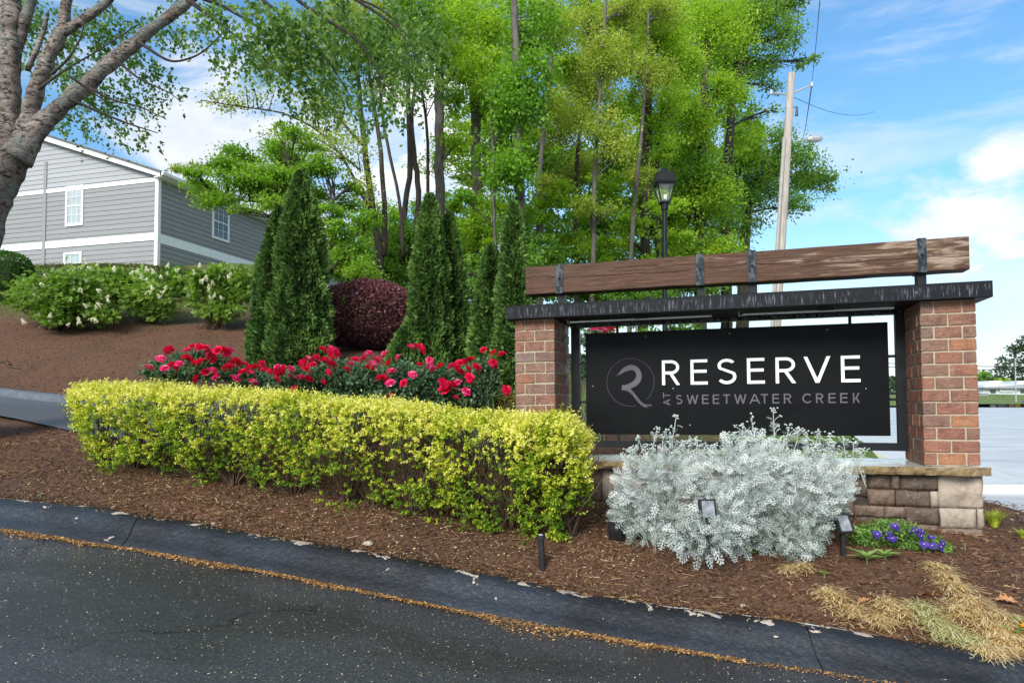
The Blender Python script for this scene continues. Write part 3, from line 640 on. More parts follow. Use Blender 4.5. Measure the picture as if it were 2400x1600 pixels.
link('timber', mkmesh('timber', Vb, faces=[f[::-1] for f in Fb], mats=[M_wood]), beam, loc=(-1.842, .24, 1.694))
ck = MB()
for zc, xa, xb_ in ((.005, -1.5, -.3), (.02, -.2, .75), (-.018, .6, 1.856), (.07, -1.0, -.6), (.03, -1.85, -1.5)):
    pts = [(x, .003 * math.sin(x * 17) + zc + (vnoise(x * 5, 2.2) - .5) * .02) for x in np.linspace(xa, xb_, 16)]
    for (p, q) in zip(pts[:-1], pts[1:]): ck.add([(p[0], -.0945, p[1] - .0015), (q[0], -.0945, q[1] - .0015), (q[0], -.0945, q[1] + .0015), (p[0], -.0945, p[1] + .0015)], [(0, 1, 2, 3)])
ck.build('crack', pm('crack_dark', (.008, .004, .003), (.012, .006, .004), 5, .9, 0), beam, loc=(-1.842, .24, 1.694))
for a, b in ((-3.396, -3.329), (-2.106, -2.040), (-1.665, -1.598), (-.354, -.290)):
    s = MB(); s.box((a, .138, 1.556), (b, .1445, 1.832)); s.box((a, .138, 1.8325), (b, .338, 1.837)); s.box((a, .335, 1.556), (b, .341, 1.832)); st = s.build('strap', M_strap, beam)
    m_ = (a + b) / 2; q = MB(); q.tube([(m_, .137, 1.70), (m_, .122, 1.70)], [.013, .009], 8); q.build('bolt', M_black, st)
    MB().box((a + .006, .19, 1.4265), (b + .006, .29, 1.5545)).build('post', M_black, beam)

frame = thing('steel_surround', 'black steel tube frame bolted between the two brick pillars', 'sign support', mat=SM)
MB().box((-3.334, .49, .078), (-3.247, .55, 1.261)).build('upright', M_black, frame); MB().box((-.458, .49, .078), (-.387, .55, 1.261)).build('upright', M_black, frame)
MB().box((-3.246, .492, .079), (-.459, .548, .146)).build('bottom_rail', M_black, frame)
for x in (-2.875, -1.843, -.811):
    MB().box((x - .012, .51, 1.20), (x + .012, .53, 1.2605)).build('bracket', M_black, frame); MB().box((x - .012, .51, .1465), (x + .012, .53, .206)).build('bracket', M_black, frame)
for z in (.90, .523):
    MB().box((-3.2455, .51, z - .012), (-3.192, .53, z + .012)).build('bracket', M_black, frame); MB().box((-.513, .51, z - .012), (-.4595, .53, z + .012)).build('bracket', M_black, frame)
board = thing('sign_board', 'black sign panel lettered RESERVE AT SWEETWATER CREEK', 'sign', mat=SM)
MB().box((-3.19, .50, .207), (-.515, .522, 1.199), ch=.002).build('panel', M_panel, board)

class Let:
    def __init__(s, x0, z0, Wd, H, t): s.x0, s.z0, s.W, s.H, s.t = x0, z0, Wd, H, t; s.mb = MB(); s.k = 0; s.R = None
    def P(s, x, z): 
        return (s.x0 + x, s.z0 + z) if s.R is None else (s.x0 + s.R - z, s.z0 + x)
    def poly(s, pts):
        s.k += 1; d = .4992 - .004 - s.k * .00025; s.mb.prism([s.P(*p) for p in pts], d, .4995)
    def bar(s, xa, za, xb, zb): s.poly([(xa, za), (xb, za), (xb, zb), (xa, zb)])
    def diag(s, x0, z0, x1, z1, hw=None):
        dx = x1 - x0; dz = z1 - z0; h = hw or s.t * math.hypot(dx, dz) / abs(dz); s.poly([(x0, z0), (x0 + h, z0), (x1 + h, z1), (x1, z1)])
    def arc(s, cx, cz, rx, rz, a0, a1, n=18):
        A = [math.radians(a0 + (a1 - a0) * i / n) for i in range(n + 1)]
        for p, q in zip(A[:-1], A[1:]):
            o = [(cx + rx * math.cos(p), cz + rz * math.sin(p)), (cx + rx * math.cos(q), cz + rz * math.sin(q)), (cx + (rx - s.t) * math.cos(q), cz + (rz - s.t) * math.sin(q)), (cx + (rx - s.t) * math.cos(p), cz + (rz - s.t) * math.sin(p))]
            s.mb.prism([s.P(*r) for r in o], .4952, .4995)
def letter(ch, x0, z0, Wd, H, t, mat, R=None):
    s = Let(x0, z0, Wd, H, t); s.R = R; W_ = Wd
    if ch == 'E': s.bar(0, 0, t, H); s.bar(t, H - t, W_, H); s.bar(t, H * .53 - t / 2, W_ * .95, H * .53 + t / 2); s.bar(t, 0, W_, t)
    elif ch == 'R':
        r = H * .285; s.bar(0, 0, t, H); s.bar(t, H - t, W_ * .5, H); s.bar(t, H - 2 * r, W_ * .5, H - 2 * r + t); s.arc(W_ * .5, H - r, W_ * .46, r, -90, 90)
        x1 = W_ * .42; s.diag(W_ - t * 1.25, 0, x1, H - 2 * r)
    elif ch == 'S':
        rx = W_ * .47; r1 = H * .262; c1 = H - r1; r2 = H * .262 + t / 2 - t * .0; c2 = H - 2 * r1 + t - (H - 2 * r1 + t) / 2
        r2 = (H - 2 * r1 + t) / 2; s.arc(W_ * .5, c1, rx, r1, 32, 215, 24); s.arc(W_ * .5, c2, rx * 1.04, r2, 35, -148, 24)
        a = math.radians(215); b_ = math.radians(35)
        o1 = (W_ * .5 + rx * math.cos(a), c1 + r1 * math.sin(a)); i1 = (W_ * .5 + (rx - t) * math.cos(a), c1 + (r1 - t) * math.sin(a))
        o2 = (W_ * .5 + rx * 1.04 * math.cos(b_), c2 + r2 * math.sin(b_)); i2 = (W_ * .5 + (rx * 1.04 - t) * math.cos(b_), c2 + (r2 - t) * math.sin(b_))
        s.poly([o1, i2, o2, i1])
    elif ch == 'V': 
        h = t * 1.12; m = W_ / 2 - h / 2; s.diag(m, 0, 0, H, h); s.diag(m, 0, W_ - h, H, h)
    elif ch == 'W':
        h = t * 1.08; q = (W_ - h) / 4; s.diag(q, 0, 0, H, h); s.diag(q, 0, 2 * q, H * .97, h); s.diag(3 * q, 0, 2 * q, H * .97, h); s.diag(3 * q, 0, 4 * q, H, h)
    elif ch == 'T': s.bar(0, H - t, W_, H); s.bar(W_ / 2 - t / 2, 0, W_ / 2 + t / 2, H - t)
    elif ch == 'A':
        h = t * 1.1; m = (W_ - h) / 2; s.diag(0, 0, m, H, h); s.diag(W_ - h, 0, m, H, h); s.bar(W_ * .2, H * .25, W_ * .8, H * .25 + t)
    elif ch == 'C': s.arc(W_ * .54, H / 2, W_ * .54, H / 2, 42, 318, 30)
    elif ch == 'K': s.bar(0, 0, t, H); s.diag(t, H * .33, W_ - t * 1.5, H); s.diag(W_ - t * 1.4, 0, W_ * .32, H * .55)
    return s.mb.build('letter', mat, board)
for ch, a, b in zip('RESERVE', (-2.451, -2.187, -1.947, -1.683, -1.437, -1.200, -.895), (-2.284, -2.033, -1.776, -1.531, -1.265, -.979, -.741)):
    letter(ch, a, .679, b - a, .235, .0275, M_white)
for ch, a, b in zip('SWEETWATERCREEK', (-2.326, -2.228, -2.087, -1.991, -1.899, -1.801, -1.669, -1.568, -1.470, -1.373, -1.218, -1.105, -1.003, -.908, -.806),
                    (-2.265, -2.120, -2.028, -1.932, -1.835, -1.692, -1.573, -1.506, -1.412, -1.307, -1.139, -1.042, -.944, -.847, -.746)):
    letter(ch, a, .496, b - a, .088, .0125, M_grey)
letter('A', -2.447, .485, .060, .066, .009, M_grey, R=.068); letter('T', -2.447, .555, .052, .066, .009, M_grey, R=.068)
lg = MB(); cxx, czz, kk = -2.754, .711, .000421
pt = lambda x, y: (cxx + (x - 951) * kk, czz - (y - 740) * kk)
body = [(635, 585), (700, 520), (760, 440), (830, 385), (900, 350), (980, 338), (1060, 355), (1120, 390), (1170, 450), (1200, 520), (1213, 600), (1205, 670), (1175, 740), (1120, 800), (1050, 845), (940, 885),
        (975, 915), (1030, 975), (1080, 1040), (1130, 1110), (1180, 1175), (1230, 1222), (1290, 1250), (1350, 1258), (1420, 1248), (1415, 1272), (1350, 1280), (1290, 1276), (1330, 1302), (1380, 1300), (1450, 1272), (1400, 1300), (1300, 1316), (1240, 1297), (1180, 1252), (1120, 1195), (1060, 1120), (1010, 1050), (950, 985), (890, 945), (830, 925), (757, 920), (757, 805),
        (830, 800), (900, 780), (980, 745), (1040, 700), (1075, 650), (1092, 590), (1085, 540), (1060, 495), (1020, 465), (980, 455), (920, 470), (850, 487), (790, 515), (705, 565), (700, 545), (645, 588)]
from mathutils.geometry import tessellate_polygon
bp = [pt(*p) for p in body]; tris = tessellate_polygon([[Vector((p[0], p[1], 0)) for p in bp]])
lg.add([(p[0], .4975, p[1]) for p in bp], [tuple(x) for x in tris]); lg.build('logo_stroke', M_grey, board)
sl = MB()
for off in (0, 22):
    P_ = [(840 + off * 2, 905 + off * .2), (900 + off * 1.4, 925), (960 + off, 970), (1020 + off, 1040), (1070 + off, 1110), (1130 + off, 1175), (1190 + off, 1235), (1250 + off, 1280)]
    for p, q in zip(P_[:-1], P_[1:]): a = pt(*p); b = pt(*q); sl.add([(a[0], .4968, a[1] - .0011), (b[0], .4968, b[1] - .0011), (b[0], .4968, b[1] + .0011), (a[0], .4968, a[1] + .0011)], [(0, 1, 2, 3)])
sl.build('logo_gap', M_panel, board)
ci = Let(cxx, czz, 0, 0, .0028); ci.arc(0, 0, .229, .231, -47, 283, 80); ci.mb.build('logo_ring', M_grey, board)
for x, z in ((-2.6, 1.15), (-1.83, 1.15), (-1.0, 1.15), (-2.2, .30), (-.7, .62), (-1.45, .28), (-2.35, .645), (-3.12, .68)): MB().tube([(x, .4995, z), (x, .497, z)], .005, 6).build('screw', M_steel, board)

# ------------------------------------------------------------------ house
HS = 1.2; Cn = np.array([0, 0, 1.5]) + HS * (np.array([-12.557, 24, 5.4925]) - np.array([0, 0, 1.5]))
ph = math.radians(16); HM = Matrix(((-math.cos(ph), math.sin(ph), 0, Cn[0]), (math.sin(ph), math.cos(ph), 0, Cn[1]), (0, 0, 1, Cn[2]), (0, 0, 0, 1)))
# local x: along gable wall (towards the left), y: back along side wall, z up. front gable plane y=0 faces -y, side plane x=0 faces -x
house = thing('apartment_house', 'grey clapboard house with white trim on the hill', 'house', mat=HM)
GW, SL, EV, PK, Z0 = 17.6, 17.0, 4.05 * HS, 4.05 * HS + .337 * 8.8, -1.8
wl = MB(); wl.prism([(0.03, Z0), (GW, Z0), (GW, EV), (GW / 2, PK), (.03, EV)], .03, SL); wl.build('wall', M_side, house)
lap = .213; 
def clap(x0, x1, z, h, mat, side=False, x0t=None, x1t=None):
    x0t = x0 if x0t is None else x0t; x1t = x1 if x1t is None else x1t; b0, b1 = -.022, -.006
    V = [(x0, b0, z), (x1, b0, z), (x1t, b1, z + h), (x0t, b1, z + h), (x0, .03, z), (x1, .03, z), (x1t, .03, z + h), (x0t, .03, z + h)]
    if side: V = [(v[1], v[0], v[2]) for v in V]
    Fc = [(0, 1, 2, 3), (4, 7, 6, 5), (0, 4, 5, 1), (3, 2, 6, 7), (0, 3, 7, 4), (1, 5, 6, 2)]
    o = MB(); o.add(V, Fc); return o.build('siding_board', mat, house)
z = Z0
while z < PK - .15:
    zt = z + lap - .012
    skip = (1.60 * HS - .03 < z < 1.97 * HS - .2) or (3.78 * HS < z + .1 < 3.95 * HS)
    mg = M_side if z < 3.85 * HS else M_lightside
    xa = lambda q: max(.10, (q - EV) / .337); xa0, xa1 = xa(z), xa(zt)
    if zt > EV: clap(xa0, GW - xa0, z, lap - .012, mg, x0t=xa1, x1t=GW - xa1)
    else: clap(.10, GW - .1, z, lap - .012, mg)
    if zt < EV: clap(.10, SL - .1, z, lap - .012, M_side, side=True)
    z += lap
def trimbox(name, a, b, **k): return MB().box(a, b).build(name, M_trim, house)
trimbox('corner_board', (-.045, -.045, Z0), (.12, .12, EV))
for (a, b) in ((1.71 * HS, 1.97 * HS), (3.80 * HS, 3.95 * HS)):
    trimbox('band_board', (.122, -.04, a), (GW, .028, b))
trimbox('band_board', (-.04, .122, 1.62 * HS), (.028, SL, 1.95 * HS))
MB().box((5.11 * HS, -.05, Z0), (5.25 * HS, .028, 5.0 * HS)).build('downpipe', M_side, house)
for sgn in (0, 1):      # rake boards
    p = [(-.35, EV - .10 - .12), (GW / 2, PK - .0), (GW / 2, PK + .24), (-.35, EV + .02)]
    if sgn: p = [(GW - x, zz) for x, zz in p][::-1]
    MB().prism(p, -.30, -.262).build('rake_board', M_trim, house)
    r = [(-.42, EV - .06), (GW / 2, PK + .26 - .0), (GW / 2, PK + .34), (-.42, EV + .03)]
    if sgn: r = [(GW - x, zz) for x, zz in r][::-1]
    MB().prism(r, -.36, SL + .3).build('roof', M_roof, house)
MB().box((-.40, -.26, EV - .20), (.0, SL + .2, EV - .17)).build('soffit', M_trim, house)
g_ = MB(); g_.prism([(-.55, EV - .02), (-.53, EV - .13), (-.46, EV - .16), (-.425, EV - .16), (-.425, EV - .02)], -.3, SL + .3); g_.build('gutter', M_trim, house)
def window(x0, z0, x1, z1, side=False, blind=True):
    w = thing('window', None, None); w.parent = house
    if side: w.matrix_local = Matrix(((0, 1, 0, 0), (1, 0, 0, 0), (0, 0, 1, 0), (0, 0, 0, 1)))
    fw = .10
    f = MB(); f.box((x0, -.065, z0), (x0 + fw, .0, z1)); f.box((x1 - fw, -.065, z0), (x1, .0, z1)); f.box((x0 + fw, -.064, z1 - fw), (x1 - fw, .0, z1)); f.box((x0 + fw, -.075, z0), (x1 - fw, .0, z0 + fw)); f.build('frame', M_trim, w)
    zm = (z0 + z1) / 2; s = MB(); s.box((x0 + fw, -.055, zm - .025), (x1 - fw, -.02, zm + .025)); s.build('meeting_rail', M_trim, w)
    m = MB(); xa_, xb_ = x0 + fw, x1 - fw
    for i in (1, 2): x = xa_ + (xb_ - xa_) * i / 3; m.box((x - .009, -.045, z0 + fw), (x + .009, -.034, z1 - fw))
    for zz in ((z0 + fw + zm) / 2, (zm + z1 - fw) / 2): m.box((xa_, -.047, zz - .009), (xb_, -.036, zz + .009))
    m.build('muntin', M_trim, w)
    MB().box((xa_, -.030, zm + .001), (xb_, -.025, z1 - fw)).build('pane', M_blindglass if blind else M_glass, w)
    MB().box((xa_, -.032, z0 + fw), (xb_, -.027, zm - .001)).build('pane', M_blindglass if blind else M_glass, w)
M_blindglass = pm('glass_over_blind', (.30, .34, .34), (.42, .47, .46), 2, .12, 0, spec=.7)
for x0, z0, x1, z1 in ((3.33, 2.47, 4.16, 3.97), (3.35, 0.0, 4.19, 1.5), (7.25, 2.47, 8.08, 3.97), (10.5, 2.47, 11.3, 3.97), (10.5, 0, 11.3, 1.5)): window(x0 * HS, z0 * HS, x1 * HS, min(z1, 3.77) * HS if z1 > 3.9 and x0 > 9 else z1 * HS)
for x0, z0, x1, z1 in ((2.72, 2.42, 3.70, 3.86), (2.72, .0, 3.70, 1.45), (9.5, 2.42, 10.5, 3.86)): window(x0 * HS, z0 * HS, x1 * HS, z1 * HS, side=True, blind=False)

# ------------------------------------------------------------------ foliage builders
def clumps(c, r, n, nclump, flat=.55, sig=.17, shell=.5):
    """leaf points spread over clumps in an ellipsoid; returns points, clump ids, centres"""
    d = rdir(nclump); rad = rng.random((nclump, 1)) ** shell; cc_ = c + d * rad * np.array(r) * .88
    k = rng.integers(nclump, size=n); s = np.array(r) * sig * rng.uniform(.7, 1.5, (nclump, 1)); s[:, 2] *= flat
    return cc_[k] + rng.normal(size=(n, 3)) * s[k], k, cc_
def trunk_mesh(mb, P, w, seed=0, n=8):
    P = np.array(P); k = len(P); q = np.linspace(0, k - 1, (k - 1) * 4 + 1); PP = np.stack([np.interp(q, range(k), P[:, i]) for i in range(3)], 1)
    for _ in range(2): PP[1:-1] = (PP[:-2] + 2 * PP[1:-1] + PP[2:]) / 4
    R = np.interp(q, range(k), w) if hasattr(w, '__len__') else np.linspace(w, w * .5, len(q))
    PP[1:-1, :2] += rng.normal(size=(len(PP) - 2, 2)) * R[1:-1, None] * .15; mb.tube(PP, list(R), n)
def limb(mb, a, b, r, sag=.1, n=5):
    a = np.array(a); b = np.array(b); m = (a + b) / 2 + np.array([0, 0, np.linalg.norm(b - a) * sag]) + rng.normal(size=3) * np.linalg.norm(b - a) * .05
    q = np.linspace(0, 1, 6)[:, None]; P = (1 - q) ** 2 * a + 2 * q * (1 - q) * m + q ** 2 * b; mb.tube(P, list(np.linspace(r, r * .35, 6)), n, cap=False)
def tree(label, stems, Z, blobs, lm, bark, leaf=.085, dens=1.0, group='trees of the wood behind the sign', name='tree', cat='tree', sparse=.5, droop=.0, limbs=True, px_leaf=None, flat=.6, sig=.23, ncl=None, grounded=True):
    """stems: lists of (px,py[,w px]); blobs: (px,py,rx,ry,density[,dz]) in photo pixels at distance Z"""
    s0 = stems[0]; b0 = at(s0[0][0], s0[0][1], Z); g = gz(b0[0], b0[1]); loc = np.array([b0[0], b0[1], g])
    root = thing(name, label, cat, loc, group); tm = MB(); pts_all = []
    for st in stems:
        P = [at(p[0], p[1], Z + (p[3] if len(p) > 3 else 0)) for p in st]; w = [max(.012, p[2] / 2 * Z / F) for p in st]
        if grounded and P[0][2] > g - .1 and st is s0: P = [np.array([P[0][0], P[0][1], g - .2])] + P; w = [w[0] * 1.15] + w
        trunk_mesh(tm, P, w, n=8 if w[0] > .05 else 5); pts_all += [(p, ww) for p, ww in zip(P, w)]
        for a, b in zip(P[:-1], P[1:]): pts_all.append(((a + b) / 2, w[0] * .7))
    for st_ in stems:
        Pq = np.array([at(p[0], p[1], Z + (p[3] if len(p) > 3 else 0)) for p in st_]); qq = np.linspace(0, len(Pq) - 1, len(Pq) * 7); Pi = np.stack([np.interp(qq, range(len(Pq)), Pq[:, i_]) for i_ in range(3)], 1); wi_ = np.interp(qq, range(len(Pq)), [max(.012, p[2] / 2 * Z / F) for p in st_]); pts_all += list(zip(Pi, wi_))
    TP = np.array([p for p, _ in pts_all]); TW = np.array([w for _, w in pts_all])
    VP, VA, VN, VT, VL = [], [], [], [], []
    for bl_ in blobs:
        px, py, rx, ry, dn = bl_[:5]; dz = bl_[5] if len(bl_) > 5 else rng.uniform(-.8, .8); zz = Z + dz
        c = at(px, py, zz); R = np.array([rx, min(rx, 90) * .9, ry]) * zz / F; L_ = leaf
        n = int(dens * dn * (rx * ry * math.pi) / ((L_ * F / zz) ** 2 * .066)); nc = ncl or max(6, int(rx * ry / 170))
        P, k, cc_ = clumps(c, R, n, nc, flat, sig, sparse); tc = rng.uniform(.15, .85, nc)[k]
        out = nrmz(P - c); A = rdir(n, -droop) * .8 + out * .4; N = rdir(n, 1.1)
        VP.append(P); VA.append(A); VN.append(N); VT.append(np.clip(tc + rng.normal(size=n) * .18 + out[:, 2] * .1, 0, 1)); VL.append(L_ * rng.uniform(.6, 1.25, n))
        if limbs:
            low = TP[:, 2] < c[2] + R[2]; d_ = np.linalg.norm(TP - c - [0, 0, -.6], axis=1) + (~low) * 4; i = int(np.argmin(d_)); limb(tm, TP[i], c, max(.012, min(TW[i] * .45, .07)), .08)
            for q in cc_[rng.permutation(nc)[:min(nc, 14 if dn > .45 else 6)]]: 
                dq = np.linalg.norm(TP - q - [0, 0, -.5], axis=1) + (TP[:, 2] > q[2] + .1) * 2; iq = int(np.argmin(dq)); src_ = TP[iq] if dq[iq] < np.linalg.norm(q - c) * 1.15 + .3 else c + (TP[i] - c) * rng.uniform(.1, .6)
                limb(tm, src_, q, .010 + .0004 * Z, .05, 4)
    tm.build('trunk', bark, root, origin=loc, smooth=True)
    VP, VA, VN, VT, VL = map(np.concatenate, (VP, VA, VN, VT, VL))
    link('crown', leafmesh('crown', VP, VA, VN, VL, VL * .62, VT, lm, origin=loc), root); return root

# wood behind the sign
tree('slender tree of many stems and long thin side branches beside the maple', [[(895, 640, 20), (868, 450, 15), (850, 300, 13), (838, 180, 10), (830, 0, 7)], [(900, 600, 15), (903, 480, 12), (888, 320, 10), (868, 190, 8), (850, 60, 6)], [(945, 600, 10), (938, 470, 8), (905, 330, 8), (893, 250, 7), (885, 100, 5)],
     [(860, 480, 8), (800, 360, 6), (740, 300, 5), (660, 262, 4), (560, 250, 3), (470, 235, 2)], [(850, 340, 8), (760, 240, 6), (700, 150, 5), (640, 60, 4)], [(845, 400, 6), (780, 345, 4), (690, 300, 2)]], 16,
     [(600, 215, 110, 55, .16), (520, 240, 60, 18, .3), (700, 120, 110, 100, .4), (770, 250, 90, 70, .4), (830, 60, 100, 90, .8), (680, 320, 110, 35, .2), (850, 440, 50, 60, .3), (790, 340, 80, 60, .3), (900, 200, 60, 60, .35)], L_yellow, M_barkdark, .08)
tree('dark forked tree with a V of two stems against the sky', [[(940, 640, 16), (950, 470, 13), (962, 400, 13), (957, 250, 11), (955, 60, 8)], [(960, 620, 15), (985, 470, 13), (972, 380, 13), (962, 270, 9), (985, 120, 6)], [(1000, 640, 9), (1003, 450, 8), (1002, 300, 7), (985, 200, 5)]], 18,
     [(960, 50, 90, 85, 1.1), (990, 190, 60, 50, .35), (905, 575, 80, 60, .7), (965, 540, 60, 50, .6), (870, 520, 45, 45, .4), (900, 130, 60, 60, .8)], L_mid, M_barkdark)
tree('tall pale grey straight trunk left of the pair of cedars', [[(1031, 700, 25), (1031, 480, 23), (1029, 300, 22), (1032, 170, 20), (1035, -20, 17)]], 19,
     [(1040, 70, 90, 95, 1.2), (1075, 330, 50, 50, .4), (1015, 390, 50, 30, .45), (1040, 565, 80, 55, .9), (1080, 150, 60, 60, 1)], L_bright, M_barkgrey)
tree('thick grey trunk half veiled by hanging leaves right of the pale one', [[(1116, 720, 28), (1116, 450, 25), (1112, 210, 23), (1112, 0, 20)]], 21,
     [(1135, 60, 90, 90, 1.1), (1165, 240, 70, 80, 1), (1110, 420, 45, 45, .4), (1150, 520, 70, 70, .9), (1100, 600, 70, 50, .9)], L_bright, M_barkgrey)
tree('broad tree thick with bright spring leaves above the left pillar', [[(1220, 720, 24), (1217, 450, 22), (1210, 150, 19), (1205, -10, 15)], [(1160, 650, 9), (1158, 420, 8), (1150, 250, 6)]], 17,
     [(1225, 210, 80, 110, 1.2), (1195, 400, 60, 80, 1.1), (1215, 540, 50, 70, 1.1), (1250, 80, 70, 80, 1), (1180, 300, 55, 60, 1.1), (1140, 380, 40, 50, .7), (1080, 460, 40, 22, .7)], L_maple, M_barkgrey, .105, droop=.5)
tree('thin tree whose bare lower trunk shows right of the bright one', [[(1262, 720, 15), (1264, 520, 14), (1262, 400, 12), (1290, 200, 9), (1295, 0, 7)]], 20,
     [(1300, 60, 70, 70, .7), (1310, 270, 70, 80, .9), (1290, 440, 50, 50, 1)], L_yellow, M_barkgrey)
tree('young straight tree with bare dark stem above the first beam strap', [[(1350, 720, 12), (1350, 560, 11), (1349, 400, 10), (1370, 200, 8), (1385, 0, 6)]], 22,
     [(1370, 200, 75, 100, .75), (1350, 400, 55, 50, .9), (1400, 60, 70, 70, .8)], L_yellow, M_barkdark)
tree('slim mottled tree with pale bark patches left of the lamp post', [[(1386, 740, 11), (1391, 560, 11), (1392, 420, 10), (1408, 200, 8), (1420, 0, 6)]], 19,
     [(1430, 320, 60, 70, .8), (1440, 130, 70, 80, .8), (1400, 480, 50, 35, .6), (1460, 30, 60, 50, 1)], L_yellow, M_barkgrey)
tree('leaning thin trunk slanting up to the right left of the lamp', [[(1474, 720, 11), (1480, 560, 10), (1500, 350, 9), (1514, 180, 7), (1520, 30, 5)]], 20,
     [(1520, 160, 60, 80, .7), (1490, 420, 40, 60, .6), (1530, 30, 60, 50, 1)], L_yellow, M_barkgrey)
tree('dark ivy covered trunk just left of the street lantern', [[(1508, 740, 24), (1512, 560, 22), (1516, 350, 20), (1524, 120, 16), (1530, -10, 12)], [(1540, 600, 10), (1536, 400, 9), (1560, 200, 7)]], 22,
     [(1540, 80, 80, 90, 1.1), (1518, 350, 28, 130, .8), (1560, 260, 60, 70, .8), (1470, 560, 40, 50, .6), (1600, 140, 60, 70, 1)], L_bright, M_barkdark)
tree('big full tree of bright green leaves behind the street lantern', [[(1640, 760, 30), (1640, 500, 26), (1650, 250, 20), (1660, 50, 12)]], 25,
     [(1660, 70, 100, 100, 1.2), (1610, 290, 80, 110, 1.2), (1660, 450, 70, 80, 1.1), (1620, 590, 90, 70, 1.2), (1590, 460, 60, 90, 1.1), (1700, 210, 60, 60, .9), (1690, 600, 50, 45, 1), (1570, 620, 60, 60, 1)], L_bright, M_barkdark, .11)
tree('tall tree reaching out over the top of the power pole', [[(1700, 780, 28), (1700, 420, 24), (1720, 200, 16), (1760, 60, 10)]], 28,
     [(1770, 40, 90, 65, .9), (1845, 90, 55, 55, .5), (1760, 140, 75, 55, .7), (1885, 145, 30, 22, .5), (1730, 215, 40, 30, .5), (1700, 120, 60, 70, 1), (1840, 20, 60, 35, .7), (1790, 200, 45, 25, .35), (1800, 260, 30, 20, .25)], L_mid, M_barkdark, .12)
tree('wide dark green tree behind the power pole with arching outline', [[(1740, 800, 32), (1745, 560, 26), (1760, 420, 18), (1850, 390, 10)]], 36,
     [(1725, 420, 90, 100, 1.1), (1715, 540, 75, 50, .9), (1840, 350, 60, 60, .9), (1890, 420, 65, 60, .95), (1860, 480, 50, 35, .7), (1800, 430, 60, 80, .8), (1760, 330, 45, 45, .6), (1940, 425, 30, 22, .5)], L_mid, M_barkdark, .15)

def mass(name, label, Zr, boxes, lm, leaf, dens=1.0, kind='stuff', cat='undergrowth'):
    VP, VA, VN, VT, VL = [], [], [], [], []
    for px, py, rx, ry, dn in boxes:
        zz = rng.uniform(*Zr); c = at(px, py, zz); R = np.array([rx, rx * .8, ry]) * zz / F; n = int(dens * dn * (rx * ry * math.pi) / ((leaf * F / zz) ** 2 * .07)); nc = max(8, int(rx * ry / 150))
        P, k, _ = clumps(c, R, n, nc, .5, .2, .5); VP.append(P); VA.append(rdir(n)); VN.append(rdir(n, 1.1)); VT.append(np.clip(rng.uniform(.1, .8, nc)[k] + rng.normal(size=n) * .2, 0, 1)); VL.append(leaf * rng.uniform(.6, 1.3, n))
    VP, VA, VN, VT, VL = map(np.concatenate, (VP, VA, VN, VT, VL))
    return tag(link(name, leafmesh(name, VP, VA, VN, VL, VL * .65, VT, lm)), label, cat, kind=kind)
mass('woodland_canopy', 'deeper tree crowns closing the wood behind the front trunks', (30, 36),
     [(x + rng.uniform(-25, 25), y + rng.uniform(-25, 25), 60, 55, .55 if y < 300 else .8) for x in range(1080, 1740, 72) for y in (10, 90, 180, 270, 360)] + [(1040, 20, 60, 50, .5), (1000, 90, 50, 40, .4), (1745, 330, 50, 50, .8), (1720, 60, 50, 50, .7)], L_bright, .19, cat='woods')
mass('woodland_undergrowth', 'dark leafy undergrowth filling the wood below the crowns', (23, 30),
     [(x + rng.uniform(-20, 20), y + rng.uniform(-20, 20), 76, 54, .75) for x in range(830, 1700, 76) for y in ((640, 720) if x < 1250 else (400, 470, 540, 610, 680))], L_mid, .13)
mass('woodland_shrubs', 'lighter green saplings along the front of the wood', (15, 18),
     [(x + rng.uniform(-20, 20), y, 50, 42, .8) for x, y in ((890, 640), (960, 650), (930, 720), (1090, 680), (1140, 620), (1240, 610), (1290, 590), (1330, 650), (1250, 680), (1400, 660), (1450, 700), (1550, 690), (1600, 650), (1660, 640), (1500, 760), (1640, 730), (1420, 760), (1590, 780), (1350, 740), (780, 560), (800, 640))], L_mid, .085)

mass('woodland_shrubs', 'fresh green hazel sized shrubs closing the gaps between trunks', (19, 22),
     [(x + rng.uniform(-15, 15), y + rng.uniform(-12, 12), 52, 42, .8) for x, y in ((860, 510), (905, 505), (950, 545), (1000, 500), (1060, 480), (1090, 420), (880, 560), (930, 600), (1000, 620), (1060, 600), (1120, 560), (1180, 480), (1250, 500), (1310, 470), (1370, 500), (1430, 440), (1480, 520), (1560, 470), (1600, 560), (1340, 580), (1290, 640), (1420, 600), (1520, 620), (1080, 540), (1450, 240), (1330, 150), (1240, 330), (1480, 130), (1560, 360), (1150, 150), (1070, 230))], L_bright, .10)
